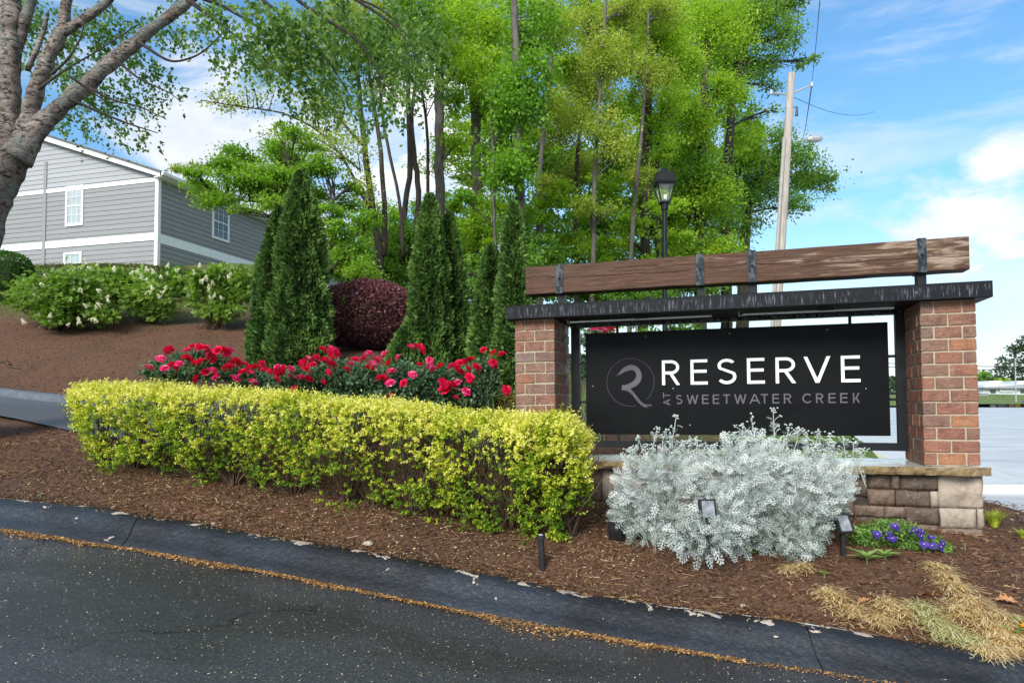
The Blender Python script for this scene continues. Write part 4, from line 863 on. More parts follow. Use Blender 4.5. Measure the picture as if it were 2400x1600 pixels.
# layered maple behind the cedars
tree('layered fresh green maple arching over the house corner behind cedars', [[(745, 700, 20), (740, 560, 16), (715, 490, 12), (690, 430, 8), (660, 330, 5)], [(715, 500, 8), (640, 475, 6), (560, 470, 4), (480, 455, 3)], [(735, 520, 8), (790, 460, 6), (830, 430, 4)], [(745, 600, 8), (800, 560, 6), (850, 550, 3)]], 13.5,
     [(470, 420, 45, 14, 1.1), (530, 390, 60, 24, 1.1), (565, 360, 50, 20, 1), (640, 400, 75, 30, 1.2), (600, 440, 90, 30, 1.2), (525, 465, 65, 26, 1.1), (485, 440, 50, 20, 1.1), (650, 345, 45, 16, 1.1), (690, 310, 45, 14, 1), (670, 370, 65, 30, 1.1), (740, 390, 55, 24, .9),
      (780, 400, 40, 10, .8), (700, 440, 70, 30, 1.1), (645, 480, 65, 22, .9), (800, 470, 50, 16, .9), (820, 440, 35, 12, .7), (790, 540, 50, 22, 1.1), (820, 590, 55, 24, 1.1), (760, 500, 50, 20, 1), (850, 510, 50, 20, .7), (780, 620, 60, 30, 1.2), (560, 415, 60, 14, 1.1), (840, 640, 50, 30, 1), (720, 350, 40, 14, .8), (560, 490, 40, 10, .7), (660, 300, 25, 12, .7)],
     L_maple2, M_barkdark, .065, 1.45, group=None, flat=.75, sig=.27, limbs=True)
tree('small pale yellow green tree top beyond the house gutter', [[(440, 520, 6), (440, 420, 4)]], 34, [(425, 400, 30, 14, .7), (450, 385, 25, 10, .5), (480, 395, 30, 12, .6)], L_yellow, M_barkdark, .12, group=None)

# birch at the left edge
bz = 7.5
birch = thing('birch_tree', 'river birch with peeling bark leaning in from the left', 'tree', np.array([at(-140, 960, bz)[0], bz, gz(at(-140, 960, bz)[0], bz)]), None)
bo = np.array(birch.location); tb = MB()
def stem(P, Z=bz, mb=tb, n=14):
    PP = np.array([at(p[0], p[1], Z + (p[3] if len(p) > 3 else 0)) for p in P]); w = np.array([p[2] * (.78 if mb is tb else 1) / 2 * Z / F for p in P]); k = len(P); q = np.linspace(0, k - 1, (k - 1) * 7 + 1)
    C_ = np.stack([np.interp(q, range(k), PP[:, i]) for i in range(3)], 1)
    for _ in range(6): C_[1:-1] = (C_[:-2] + 2 * C_[1:-1] + C_[2:]) / 4
    R = np.interp(q, range(k), w) * (1 + rng.normal(size=len(q)) * .035); b = len(mb.v); mb.tube(C_, list(R), n)
    for i in range(b, len(mb.v)):
        v = mb.v[i]; s_ = (float(vnoise(v[0] * 9 + v[1] * 7, v[2] * 9, 2)) - .5) * .035; j = (i - b) // n; c = C_[min(j, len(C_) - 1)]; d = np.array(v) - c; L_ = np.linalg.norm(d) + 1e-6
        if R[min(j, len(R) - 1)] > .05: mb.v[i] = tuple(c + d * (1 + s_ / L_ * .8))
    return C_
g0 = gz(at(-150, 990, bz)[0], bz)
stem([(-158, 1075, 260), (-150, 1010, 200), (-118, 800, 160), (-78, 600, 142), (-38, 470, 138), (0, 380, 140), (28, 320, 118)], n=18)
stem([(10, 350, 95), (18, 250, 66), (24, 150, 62), (26, 60, 60), (24, -60, 54)])
stem([(40, 120, 30, .05), (58, 60, 32), (76, -10, 28), (95, -80, 24)]); stem([(52, 350, 72, -.03), (70, 270, 52), (88, 195, 42), (112, 134, 40), (150, 70, 36), (160, -30, 26)])
stem([(145, 80, 30), (195, 45, 26), (250, 10, 22), (300, -60, 18)]); C3 = stem([(35, 370, 90, -.06), (75, 318, 62), (126, 262, 50), (203, 199, 46), (268, 138, 42), (337, 84, 36), (402, 34, 32), (460, -10, 26), (540, -90, 18)])
stem([(65, 165, 15, .1), (82, 125, 16), (100, 80, 14), (112, 30, 10)])
tw = MB()
twigs = [[(320, 95, 9), (400, 150, 6), (470, 130, 4), (540, 60, 3)], [(160, 230, 9, -.1), (230, 262, 6), (300, 290, 5), (370, 312, 2)], [(165, 180, 7, -.1), (215, 215, 5), (250, 240, 3)], [(120, 175, 8), (160, 140, 6), (190, 90, 4), (200, 40, 3)], [(90, 210, 8), (150, 165, 5), (230, 120, 4), (320, 60, 3)],
         [(460, -10, 14), (520, 12, 9), (600, 60, 6), (680, 110, 5), (712, 130, 3)], [(440, 0, 14), (480, 30, 9), (560, 90, 5), (640, 160, 4), (700, 210, 2)], [(540, -60, 12), (640, 20, 8), (740, 100, 6), (800, 190, 4), (830, 240, 2)], [(600, -80, 10), (720, 20, 8), (840, 90, 6), (900, 190, 3)], [(700, -80, 10), (820, -10, 8), (930, 60, 6), (990, 160, 3)],
         [(200, 200, 8), (260, 235, 5), (330, 250, 4), (390, 280, 2)], [(268, 138, 8), (330, 190, 5), (395, 215, 3), (425, 240, 2)], [(480, -20, 12), (620, -40, 9), (760, -30, 7), (900, 20, 5), (960, 90, 3)]]
nodes = []
for tw_ in twigs:
    P = stem(tw_, bz - .6, tw, 5); nodes += list(P)
nodes = np.array(nodes)
tb.build('trunk', M_birch, birch, origin=bo, smooth=True); tw.build('branch', M_barkdark, birch, origin=bo, smooth=True)
BL = [(90, 40, 60, 50, 1), (150, 130, 60, 60, .9), (240, 60, 80, 60, 1), (200, 180, 60, 50, .8), (300, 130, 60, 50, .5), (150, 250, 60, 40, .5), (250, 260, 80, 40, .5), (330, 220, 70, 40, .7), (390, 170, 50, 30, .6), (310, 300, 60, 30, .35), (200, 300, 50, 25, .3), (370, 60, 60, 40, .7), (450, 40, 50, 50, .7),
      (520, 40, 60, 50, .9), (560, 100, 60, 50, .6), (620, 40, 70, 60, 1), (640, 130, 70, 60, .6), (700, 60, 80, 70, 1), (720, 170, 60, 70, .8), (790, 60, 80, 80, 1.1), (780, 200, 60, 70, .8), (850, 120, 70, 80, 1), (900, 60, 80, 80, 1.1), (960, 130, 70, 70, 1), (1000, 50, 70, 60, 1), (920, 220, 60, 50, .7), (1030, 150, 50, 50, .6), (480, 110, 30, 30, .3), (700, 240, 50, 30, .5), (860, 240, 50, 40, .5), (60, 110, 30, 50, .6)]
tP, tA, tT, tL = [], [], [], []
for px, py, rx, ry, dn in BL:
    zz = bz + (rng.uniform(.5, 1.4) if px < 470 else rng.uniform(-1.6, .4)); R = np.array([rx, 75, ry]) * zz / F; c = at(px, py, zz); ns = int(rx * ry * dn / (46 if px < 470 else 74))
    for _ in range(ns):                       # hanging sprays of leaves
        p = c + rdir(1)[0] * R * rng.random() ** .4; L_ = rng.uniform(.12, .38); d = np.array([rng.normal() * .35, rng.normal() * .35, -1.0]); d /= np.linalg.norm(d)
        tw2 = [p, p + d * L_ * .5, p + d * L_]; k = int(rng.integers(7, 15)); q = np.sort(rng.random(k))[:, None]; Pp = p + d * q * L_ + rng.normal(size=(k, 3)) * .02
        tP.append(Pp); tA.append(rdir(k, -.9)); tT.append(np.clip(rng.uniform(.1, .9) + rng.normal(size=k) * .15, 0, 1)); tL.append(rng.uniform(.032, .06, k))
        if len(tP) % 2 == 0: tw.v, tw.f, tw.m = tw.v, tw.f, tw.m
tP, tA, tT, tL = map(np.concatenate, (tP, tA, tT, tL))
OV = np.array([(0, 0, 0), (.3, .5, .05), (1, 0, -.1), (.3, -.5, .05)])
link('crown', leafmesh('crown', tP, tA, rdir(len(tP), .3), tL, tL * .8, tT, L_birch, OV, origin=bo), birch)

# ------------------------------------------------------------------ cedars (arborvitae)
def cedar(label, tip, base, wpx, Z, n, lean=0, lm=L_arb):
    b = at(base[0], base[1], Z); tp = at(tip[0], tip[1], Z); b[2] = min(b[2], gz(b[0], b[1]) + .02); loc = b.copy(); H = tp[2] - b[2]; R = wpx / 2 * Z / F
    root = thing('cedar', label, 'evergreen', loc, 'column cedars behind the roses'); hh = rng.random(n) ** 1.15
    prof_ = np.interp(hh, [0, .08, .3, .6, .85, .95, 1], [.86, 1, .97, .74, .42, .22, .05]); an = rng.random(n) * 2 * math.pi
    lump = 1 + (fbm(an * 2.2 + hh * 3, hh * H * 2.4, int(Z * 7)) - .5) * .6 + (vnoise(an * 6, hh * H * 6, 5) - .5) * .42
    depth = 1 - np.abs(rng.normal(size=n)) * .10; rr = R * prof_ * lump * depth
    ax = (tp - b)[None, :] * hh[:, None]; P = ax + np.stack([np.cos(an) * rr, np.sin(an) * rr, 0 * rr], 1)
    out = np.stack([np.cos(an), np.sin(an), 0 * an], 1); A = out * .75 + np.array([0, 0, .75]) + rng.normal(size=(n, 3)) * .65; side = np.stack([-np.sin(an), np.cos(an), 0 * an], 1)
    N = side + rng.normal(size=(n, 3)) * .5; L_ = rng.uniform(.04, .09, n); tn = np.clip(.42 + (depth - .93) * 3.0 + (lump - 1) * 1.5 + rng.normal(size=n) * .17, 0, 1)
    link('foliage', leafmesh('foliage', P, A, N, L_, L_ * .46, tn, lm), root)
    m = MB(); m.tube([(0, 0, -.1), (0, 0, H * .4), tuple((tp - b) * .92)], [.07, .05, .01], 6); m.build('trunk', M_barkdark, root)
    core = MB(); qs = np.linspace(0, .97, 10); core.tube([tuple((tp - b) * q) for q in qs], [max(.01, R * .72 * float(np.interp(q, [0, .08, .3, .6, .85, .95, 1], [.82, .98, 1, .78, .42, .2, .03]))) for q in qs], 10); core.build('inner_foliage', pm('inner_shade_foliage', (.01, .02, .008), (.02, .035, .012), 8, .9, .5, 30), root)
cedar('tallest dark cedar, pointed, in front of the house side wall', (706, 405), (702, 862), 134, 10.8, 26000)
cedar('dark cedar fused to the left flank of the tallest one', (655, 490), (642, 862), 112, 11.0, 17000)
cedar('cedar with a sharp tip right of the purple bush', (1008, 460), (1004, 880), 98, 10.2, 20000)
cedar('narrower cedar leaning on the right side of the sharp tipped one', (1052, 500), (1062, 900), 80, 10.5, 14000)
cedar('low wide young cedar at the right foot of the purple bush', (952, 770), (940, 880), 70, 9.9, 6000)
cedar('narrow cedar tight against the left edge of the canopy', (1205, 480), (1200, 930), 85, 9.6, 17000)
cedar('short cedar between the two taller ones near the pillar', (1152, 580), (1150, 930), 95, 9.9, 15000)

def dome(name, label, cat, c, R, n, lm, L_, mat_stem=M_stem, up=.3, group=None, wfac=.55, shape=None, depthk=.12, stems=9, A_out=.6, kindleaf=DIAMOND, base=None, lump=.35):
    c = np.array(c); R = np.array(R); g = gz(c[0], c[1]) if base is None else base; loc = np.array([c[0], c[1], g]); root = thing(name, label, cat, loc, group)
    d = rdir(n); rad = 1 - np.abs(rng.normal(size=(n, 1))) * depthk; lm_ = 1 + (fbm(d[:, 0] * 3 + 5, d[:, 2] * 3 + d[:, 1] * 2, 11) - .5)[:, None] * lump; P = c + d * R * rad * lm_
    P[:, 2] = np.maximum(P[:, 2], g + .02 + rng.random(n) * .05)
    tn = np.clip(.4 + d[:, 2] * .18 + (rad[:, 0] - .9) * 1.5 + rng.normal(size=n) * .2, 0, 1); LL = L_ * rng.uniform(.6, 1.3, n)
    link('foliage', leafmesh('foliage', P, d * A_out + rdir(n, up), rdir(n, .8), LL, LL * wfac, tn, lm, kindleaf, origin=loc), root)
    m = MB()
    for i in range(stems):
        q = c + rdir(1)[0] * R * .7; limb(m, loc + [rng.normal() * .05, rng.normal() * .05, -.05], q, .012, .0, 4)
    m.build('stems', mat_stem, root, origin=loc); return root
c = at(862, 742, 12.2); dome('purple_fringe_bush', 'rounded dark burgundy bush between the cedars', 'bush', c, (1.08, .8, .62), 34000, L_purple, .05, depthk=.09, lump=.30)
c = at(785, 700, 12.3); 

# ------------------------------------------------------------------ shrubs by the house
def hydrangea(label, blobs, Z, fl, seedn):
    c0 = at(blobs[0][0], blobs[0][1] + blobs[0][3], Z); loc = np.array([c0[0], c0[1], gz(c0[0], c0[1])]); root = thing('hydrangea', label, 'shrub', loc, 'hydrangeas below the house'); VP = []; VD = []; VT = []
    m = MB()
    for px, py, rx, ry in blobs:
        c = at(px, py, Z + rng.uniform(-.3, .3)); R = np.array([rx, rx * .8, ry]) * Z / F; n = int(rx * ry * .27); nc = max(6, int(rx * ry / 110)); P, k, cc_ = clumps(c, R, n, nc, .7, .2, .35); P[:, 2] = np.maximum(P[:, 2], gz(P[:, 0], P[:, 1]) + .03)
        VP.append(P); VD.append(nrmz(P - cc_[k]) + rdir(n) * .5 + [0, -.2, -.15]); VT.append(np.clip(rng.uniform(.2, .8, nc)[k] + rng.normal(size=n) * .15, 0, 1))
        for q in cc_[:8]: limb(m, loc + [rng.normal() * .15, 0, -.05], q, .012, 0, 4)
    VP, VD, VT = map(np.concatenate, (VP, VD, VT)); L_ = rng.uniform(.09, .17, len(VP))
    link('foliage', leafmesh('foliage', VP, VD, rdir(len(VP), .9) + [0, -.5, 0], L_, L_ * .8, VT, L_hyd, HYD, origin=loc), root); m.build('stems', M_stem, root, origin=loc)
    for px, py in fl:
        p = at(px, py, Z - .55 + rng.uniform(-.15, .15)); r = (rng.uniform(-.9, .9), rng.uniform(-.9, .9), rng.uniform(0, 6)); link('flower_head', panicles[int(rng.integers(3))], root, loc=p - loc, rot=r, scale=rng.uniform(.55, .85))
HYD = np.array([(0, 0, 0), (.25, .35, .03), (.35, .0, 0), (.25, -.35, .03), (.3, .12, 0), (.6, .5, .05), (.75, .15, 0), (.5, .0, 0), (.3, -.12, 0), (.5, 0, 0), (.75, -.15, 0), (.6, -.5, .05), (.45, .1, 0), (.8, .15, 0), (1, 0, -.08), (.8, -.15, 0)])
panicles = []
for k in range(3):
    n = 150; h = rng.random(n); an = rng.random(n) * 6.28; r = (1 - h) * .045 + .008; P = np.stack([np.cos(an) * r, np.sin(an) * r, h * .15], 1); L_ = rng.uniform(.016, .028, n)
    panicles.append(leafmesh('flower_head', P, rdir(n), rdir(n), L_, L_ * .9, np.clip(.3 + h * .2 + rng.random(n) * .6, 0, 1), L_petal_white))
hydrangea('large low hydrangea full of white flower heads at far left', [(140, 690, 90, 55), (90, 690, 60, 40), (200, 720, 70, 40), (140, 735, 60, 30), (60, 700, 45, 25), (170, 650, 60, 25), (240, 740, 35, 18)], 15.2,
          [(rng.uniform(50, 260), rng.uniform(650, 765)) for _ in range(30)], 1)
hydrangea('upright hydrangea with open reddish stems before the wall', [(235, 662, 55, 34), (270, 655, 50, 30), (315, 658, 50, 30), (285, 690, 55, 35)], 16.2, [(rng.uniform(200, 330), rng.uniform(612, 645)) for _ in range(7)], 2)
hydrangea('taller hydrangea just below the white house corner board', [(350, 672, 48, 36), (385, 690, 38, 35), (370, 722, 38, 28), (325, 700, 45, 35), (400, 655, 26, 32)], 16.0, [(rng.uniform(330, 415), rng.uniform(625, 700)) for _ in range(14)], 3)
hydrangea('hydrangea alone in front of the side wall window', [(500, 665, 52, 42), (545, 690, 45, 40), (490, 705, 42, 30), (465, 650, 32, 20), (520, 725, 50, 26), (570, 665, 40, 36), (505, 635, 22, 18)], 15.6, [(rng.uniform(450, 560), rng.uniform(625, 700)) for _ in range(12)], 4)
def boxhedge(name, label, cat, c, R, n, lm, L_, group=None, e=4):
    c = np.array(c); R = np.array(R); g = gz(c[0], c[1]); loc = np.array([c[0], c[1], g]); root = thing(name, label, cat, loc, group)
    d = rdir(n); s_ = (np.abs(d) ** e).sum(1) ** (-1 / e); P = c + d * s_[:, None] * R * (1 - np.abs(rng.normal(size=(n, 1))) * .06) * (1 + (fbm(d[:, 0] * 9 + 5, d[:, 2] * 4 + d[:, 1] * 5, 13) - .5)[:, None] * .14)
    tn = np.clip(.45 + d[:, 2] * .2 + rng.normal(size=n) * .2, 0, 1); LL = L_ * rng.uniform(.6, 1.3, n)
    link('foliage', leafmesh('foliage', P, d * .5 + rdir(n, .4), rdir(n, .6), LL, LL * .6, tn, lm, origin=loc), root)
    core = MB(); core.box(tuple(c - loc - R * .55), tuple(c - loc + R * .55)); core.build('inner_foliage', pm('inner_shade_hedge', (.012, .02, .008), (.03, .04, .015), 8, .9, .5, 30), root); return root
c = at(235, 652, 19.5); boxhedge('clipped_hedge', 'long clipped brownish hedge along the foot of the gable wall', 'hedge', c, (2.3, .45, .36), 16000, L_brownhedge, .06)
c = at(15, 645, 18); boxhedge('dark_shrub', 'dark rounded shrub at the left edge below the house', 'shrub', c, (.62, .6, .62), 9000, L_dark, .055, e=2.4)
def tuft(name, label, loc, n, H, R, lm, w=.008, lean=.6, cat='grass', group=None):
    root_loc = np.array(loc); an = rng.random(n) * 6.28; o = np.stack([np.cos(an), np.sin(an), 0 * an], 1) * R * .25 * rng.random((n, 1)); d = np.stack([np.cos(an), np.sin(an), 0 * an], 1) * lean * rng.random((n, 1)); h = H * rng.uniform(.55, 1, n)
    V = []; T_ = []
    for f0, f1 in ((0, .5), (.5, 1)):
        def pt_(f): return o + d * (h * f * f)[:, None] * 1.1 + np.array([0, 0, 1])[None] * (h * (f - .28 * f * f * lean))[:, None]
        s = np.stack([-np.sin(an), np.cos(an), 0 * an], 1) * w / 2; a, b = pt_(f0), pt_(f1); wa, wb = 1 - f0 * .6, (1 - f1) * .9 + .05; V.append(np.stack([a - s * wa, a + s * wa, b + s * wb, b - s * wb], 1))
    V = np.concatenate(V).reshape(-1, 3); tn = np.tile(np.repeat(rng.random(n), 4), 2); me = mkmesh(name, V, quads=np.arange(len(V)).reshape(-1, 4), mats=[lm], tint=tn); return tag(link(name, me, loc=root_loc), label, cat, group)
p = hit(408, 690, 14, 26); tuft('ornamental_grass', 'dark tall grass clump at the house corner between the hydrangeas', at(415, 695, 19), 700, 1.1, .9, L_dark, .02, .35)
tuft('grass_tuft', 'lime green grass tuft at the end of the stone base', hit(2330, 1236), 260, .20, .12, M_tuft, .007, .8, group='lime tufts by the street')
tuft('grass_tuft', 'lime green tuft cut off by the right photo edge', hit(2398, 1262), 120, .10, .12, M_tuft, .007, .9, group='lime tufts by the street')

# ------------------------------------------------------------------ golden hedge in the foreground
HL = np.array([at(215, 1000, 6.7)[:2], at(500, 1000, 6.2)[:2], at(900, 1000, 5.65)[:2], at(1200, 1000, 5.3)[:2], at(1372, 1000, 5.2)[:2]])
tops = [(0, 1.5 + (940 - 893) / F * 6.4), (.25, 1.5 + (940 - 905) / F * 5.9), (.5, 1.5 + (940 - 945) / F * 5.5), (.75, 1.5 + (940 - 975) / F * 5.2), (1, 1.5 + (940 - 985) / F * 5.0)]
def hpath(s): q = s * (len(HL) - 1); return np.stack([np.interp(q, range(len(HL)), HL[:, i]) for i in range(2)], -1)
ends = hpath(np.array([0., 1.])); hloc = np.array([*hpath(np.array([.5]))[0], 0]); hloc[2] = gz(hloc[0], hloc[1])
hedge = thing('golden_hedge', 'long clipped golden yellow privet hedge along the bank', 'hedge', hloc)
ns_ = 11500; s_ = rng.random(ns_); face = rng.random(ns_); P2 = hpath(s_); dv = hpath(np.clip(s_ + .02, 0, 1)) - hpath(np.clip(s_ - .02, 0, 1)); dv /= np.linalg.norm(dv, axis=1, keepdims=True); nv = np.stack([-dv[:, 1], dv[:, 0]], 1); nv[nv[:, 1] < 0] *= -1
top = np.interp(s_, [a for a, _ in tops], [b for _, b in tops]) + (fbm(s_ * 13, s_ * 0 + 7, 6) - .5) * .09 - .12 * sstep(.95, 1, s_) - .05 * sstep(.04, 0, s_)
bot = gz(P2[:, 0] - nv[:, 0] * .25, P2[:, 1] - nv[:, 1] * .25) + .0 + np.clip(fbm(s_ * 24, s_ * 0, 4) - .42, -.10, 1) * .70 + .16 * sstep(.93, 1, s_) + .06 * sstep(.05, 0, s_); bot = np.minimum(bot, top - .25)
hw = .40 * (1 - .55 * sstep(.93, 1, s_) ** 2) * (1 - .45 * sstep(.07, 0, s_) ** 2); ontop = face < .34; onfront = (face >= .34) & (face < .84); inner = face > .93
a = rng.uniform(-1, 1, ns_); hfr = rng.random(ns_) ** .82
taper = (.50 + .50 * sstep(0, .75, hfr)) * (1 - .16 * sstep(.85, 1, hfr)); lumpn = fbm(s_ * 30 + a * .6, hfr * 4, 17) - .5; lump2 = fbm(s_ * 70, hfr * 9, 27) - .5
off = np.where(ontop, a * hw * .95, np.where(onfront, -hw * taper + .05, hw * taper - .05)); off = np.where(onfront, off - (lumpn * .30 + lump2 * .10), off); off = np.where(inner, a * hw * .8, off)
zz = np.where(ontop, top - np.abs(a) ** 4 * .09 - .05 + lump2 * .05, bot + (top - .04 - bot) * hfr)
patch = fbm(s_ * 20 + 3, zz * 5, 23); keep = ontop | inner | (rng.random(ns_) < sstep(.35, .53, patch + .10 * (hfr > .72)) * .88 + .12)
e0 = s_ < .03; ext_ = np.where(s_ < .03, -1.0, 0) + np.where(s_ > .975, 1.0, 0)
D = np.where(ontop[:, None], np.array([0, 0, 1.0]), np.stack([nv[:, 0] * np.sign(off), nv[:, 1] * np.sign(off), .35 + 0 * off], 1)) + rng.normal(size=(ns_, 3)) * np.array([.55, .55, .35]); D[:, :2] += dv * ext_[:, None] * 1.3; D = nrmz(D)
B0 = np.stack([P2[:, 0] + nv[:, 0] * off, P2[:, 1] + nv[:, 1] * off, zz], 1); SL_ = rng.uniform(.04, .10, ns_) * np.where(rng.random(ns_) < .06, 1.6, 1)
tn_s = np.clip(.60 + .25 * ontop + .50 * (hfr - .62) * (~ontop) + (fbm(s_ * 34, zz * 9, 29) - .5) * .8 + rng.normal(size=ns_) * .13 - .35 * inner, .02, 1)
KL = 12; B0, D, SL_, tn_s = B0[keep], D[keep], SL_[keep], tn_s[keep]; nk = len(B0); fr = (np.arange(KL) + .5) / KL; fr = np.clip(fr[None, :] + rng.normal(size=(nk, KL)) * .04, .02, 1.02)
sag = rng.normal(size=(nk, 1, 3)) * .012; LP = B0[:, None, :] + D[:, None, :] * (SL_[:, None] * fr)[:, :, None] + sag * (fr ** 2)[:, :, None]
side = nrmz(np.cross(D, rng.normal(size=(nk, 3)))); sgn = np.where(np.arange(KL) % 2 == 0, 1.0, -1.0); s2 = nrmz(np.cross(D, side)); rot_ = (np.arange(KL) // 2 % 2)
sd_ = np.where(rot_[None, :, None] == 0, side[:, None, :], s2[:, None, :]) * sgn[None, :, None]; LA = sd_ * .85 + D[:, None, :] * .75 + rng.normal(size=(nk, KL, 3)) * .22; LN = D[:, None, :] * .8 - sd_ * .3 + rng.normal(size=(nk, KL, 3)) * .45 + np.array([0, 0, .5])
LL_ = rng.uniform(.016, .031, (nk, KL)) * (1.05 - .25 * fr); LT_ = np.clip(tn_s[:, None] + (fr - .5) * .30 + rng.normal(size=(nk, KL)) * .09, 0, 1)
sel = np.ones(nk * KL, bool); LPf = LP.reshape(-1, 3)
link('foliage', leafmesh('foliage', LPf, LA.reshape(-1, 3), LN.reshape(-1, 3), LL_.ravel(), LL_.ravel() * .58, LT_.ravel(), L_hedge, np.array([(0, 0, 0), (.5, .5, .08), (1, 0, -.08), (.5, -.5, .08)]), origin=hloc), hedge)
m = MB()
for i in range(17):
    s0 = (i + .5) / 17 + rng.normal() * .01; b2 = hpath(np.array([s0]))[0]; z0 = gz(b2[0], b2[1])
    for k in range(30):
        s1 = np.clip(s0 + rng.normal() * .035, .02, .95); q2 = hpath(np.array([s1]))[0]; tz = float(np.interp(s1, [a for a, _ in tops], [b for _, b in tops])); q = np.array([q2[0] + rng.normal() * .12, q2[1] + rng.uniform(-.32, .3), tz - rng.uniform(.03, .45)])
        limb(m, (b2[0] + rng.normal() * .03, b2[1] + rng.normal() * .03, z0 - .03), q, rng.uniform(.004, .011), .0, 4)
        for _ in range(3): limb(m, q + (np.array([b2[0], b2[1], z0]) - q) * rng.uniform(.05, .5), q + rng.normal(size=3) * [.08, .07, .06], .0026, .02, 3)
m.build('stems', M_stem, hedge, origin=hloc)
c = at(1160, 958, 7.4); boxhedge('clipped_shrub', 'small sparse yellow brown clipped shrub left of the pillar', 'shrub', c, (.42, .25, .18), 9000, leafmat('leaf_sparse_privet', [(0, (.12, .09, .03)), (.6, (.28, .22, .05)), (1, (.5, .45, .08))], .2), .018)

# ------------------------------------------------------------------ roses
def rose_mesh(kind):
    P, A, N, T_, L_ = [], [], [], [], []
    for ring, (cnt, tilt, ln) in enumerate(((8, .12, .054), (9, .42, .048), (8, .8, .038), (6, 1.15, .028))):
        for i in range(cnt):
            a = 6.283 * (i + ring * .37) / cnt + rng.normal() * .12; tl = tilt + rng.normal() * .12; d = np.array([math.cos(a) * math.cos(tl), math.sin(a) * math.cos(tl), math.sin(tl)]); P.append([d[0] * .004, d[1] * .004, .004 * ring]); A.append(d); N.append([-math.cos(a) * math.sin(tl), -math.sin(a) * math.sin(tl), math.cos(tl)]); L_.append(ln * rng.uniform(.85, 1.1))
            T_.append(np.clip(rng.random() * .6 + (.4 if kind == 'pink' and rng.random() < .45 else 0), 0, 1))
    PET = np.array([(0, 0, 0), (.45, .42, .10), (.6, 0, .02), (.45, -.42, .10), (.45, .42, .10), (.9, .36, .05), (1.0, 0, .0), (.6, 0, .02), (.45, -.42, .10), (.6, 0, .02), (1.0, 0, 0), (.9, -.36, .05)])
    A_ = np.array(L_); return leafmesh('rose_flower', np.array(P), np.array(A), np.array(N), A_, A_ * .72, np.array(T_), L_petal_red if kind == 'red' else L_petal_pink, PET)
RM = {'red': [rose_mesh('red') for _ in range(3)], 'pink': [rose_mesh('pink') for _ in range(3)]}
RZ2 = [(290, 210), (185, 310, 1), (50, 420, 1), (240, 430, 1), (330, 400), (410, 380, 1), (510, 215, 1), (570, 170), (650, 175), (720, 185), (760, 235, 1), (790, 300, 2), (870, 215), (930, 220, 2), (1000, 230, 1), (970, 290, 1), (660, 350), (600, 370), (490, 300), (550, 340), (720, 480), (810, 455, 1), (1010, 370, 1), (1000, 430, 2), (1085, 345), (1195, 385), (1260, 430), (1170, 480), (1080, 550, 1), (860, 540, 1), (625, 550), (1260, 490, 1),
       (1395, 375), (1290, 600, 1), (1400, 460), (1480, 465), (1590, 420, 1), (1660, 430), (1570, 560), (1600, 480), (1740, 440, 1), (1730, 520, 1), (1790, 685), (1860, 540, 1), (1960, 560), (1920, 440), (1900, 370), (1960, 320, 1), (2050, 300), (2130, 210), (2220, 200, 1), (2260, 250, 2), (2130, 600), (2240, 390), (2160, 330), (2010, 390), (2190, 480)]
RZ3 = [(60, 430), (240, 500), (490, 330, 1), (440, 380, 1), (340, 400), (290, 450, 1), (570, 400), (530, 450, 1), (510, 500), (620, 600, 2), (730, 650, 1), (740, 530, 1), (720, 430), (670, 340, 1), (820, 370, 1), (960, 260, 1), (1050, 280, 2), (1050, 450), (1160, 400, 1), (1170, 485, 1), (970, 555, 1), (1280, 470), (1400, 465, 1), (1440, 470), (1570, 490), (1670, 480, 2), (1500, 545, 2), (1600, 590), (1620, 390), (1760, 290), (1870, 320), (1960, 340), (1870, 465), (1990, 760),
       (1310, 650, 2), (1400, 690, 2), (1330, 730, 2), (1470, 640, 1), (1560, 750, 1), (1445, 820), (740, 800), (840, 880), (880, 650), (1600, 640)]
FL = [(340 + p[0] * .1956, 780 + p[1] * .1956, p[2] if len(p) > 2 else 0) for p in RZ2] + [(760 + p[0] * .2126, 760 + p[1] * .2126, p[2] if len(p) > 2 else 0) for p in RZ3] + [(1394, 772, 1), (1412, 776, 1), (1428, 771, 0)]
bushes = [('leftmost rose bush, topped by a broad crown of red blooms', 330, 500, [(430, 860, 80, 32), (390, 870, 50, 25), (480, 850, 60, 35)]), ('rose bush low between the leftmost one and the tall cedar', 500, 625, [(560, 880, 70, 35), (600, 900, 50, 28)]),
          ('rose bush at the foot of the tallest cedar', 625, 745, [(690, 890, 65, 38), (660, 905, 60, 30)]), ('rose bush with a high red cluster right of the tallest cedar', 745, 880, [(800, 885, 75, 42), (850, 890, 60, 42), (760, 900, 50, 30), (830, 930, 60, 25)]),
          ('rose bush below the sharp tipped cedar', 880, 1030, [(950, 895, 80, 50), (990, 915, 70, 45), (910, 920, 60, 30)]), ('rightmost rose bush with three long red sprays toward the pillar', 1030, 1260, [(1070, 900, 60, 55), (1110, 905, 55, 55), (1080, 945, 70, 28), (1140, 880, 35, 45)]),
          ('rose bush seen through the gap above the sign panel', 1260, 1500, [(1400, 800, 45, 35), (1380, 850, 45, 45)])]
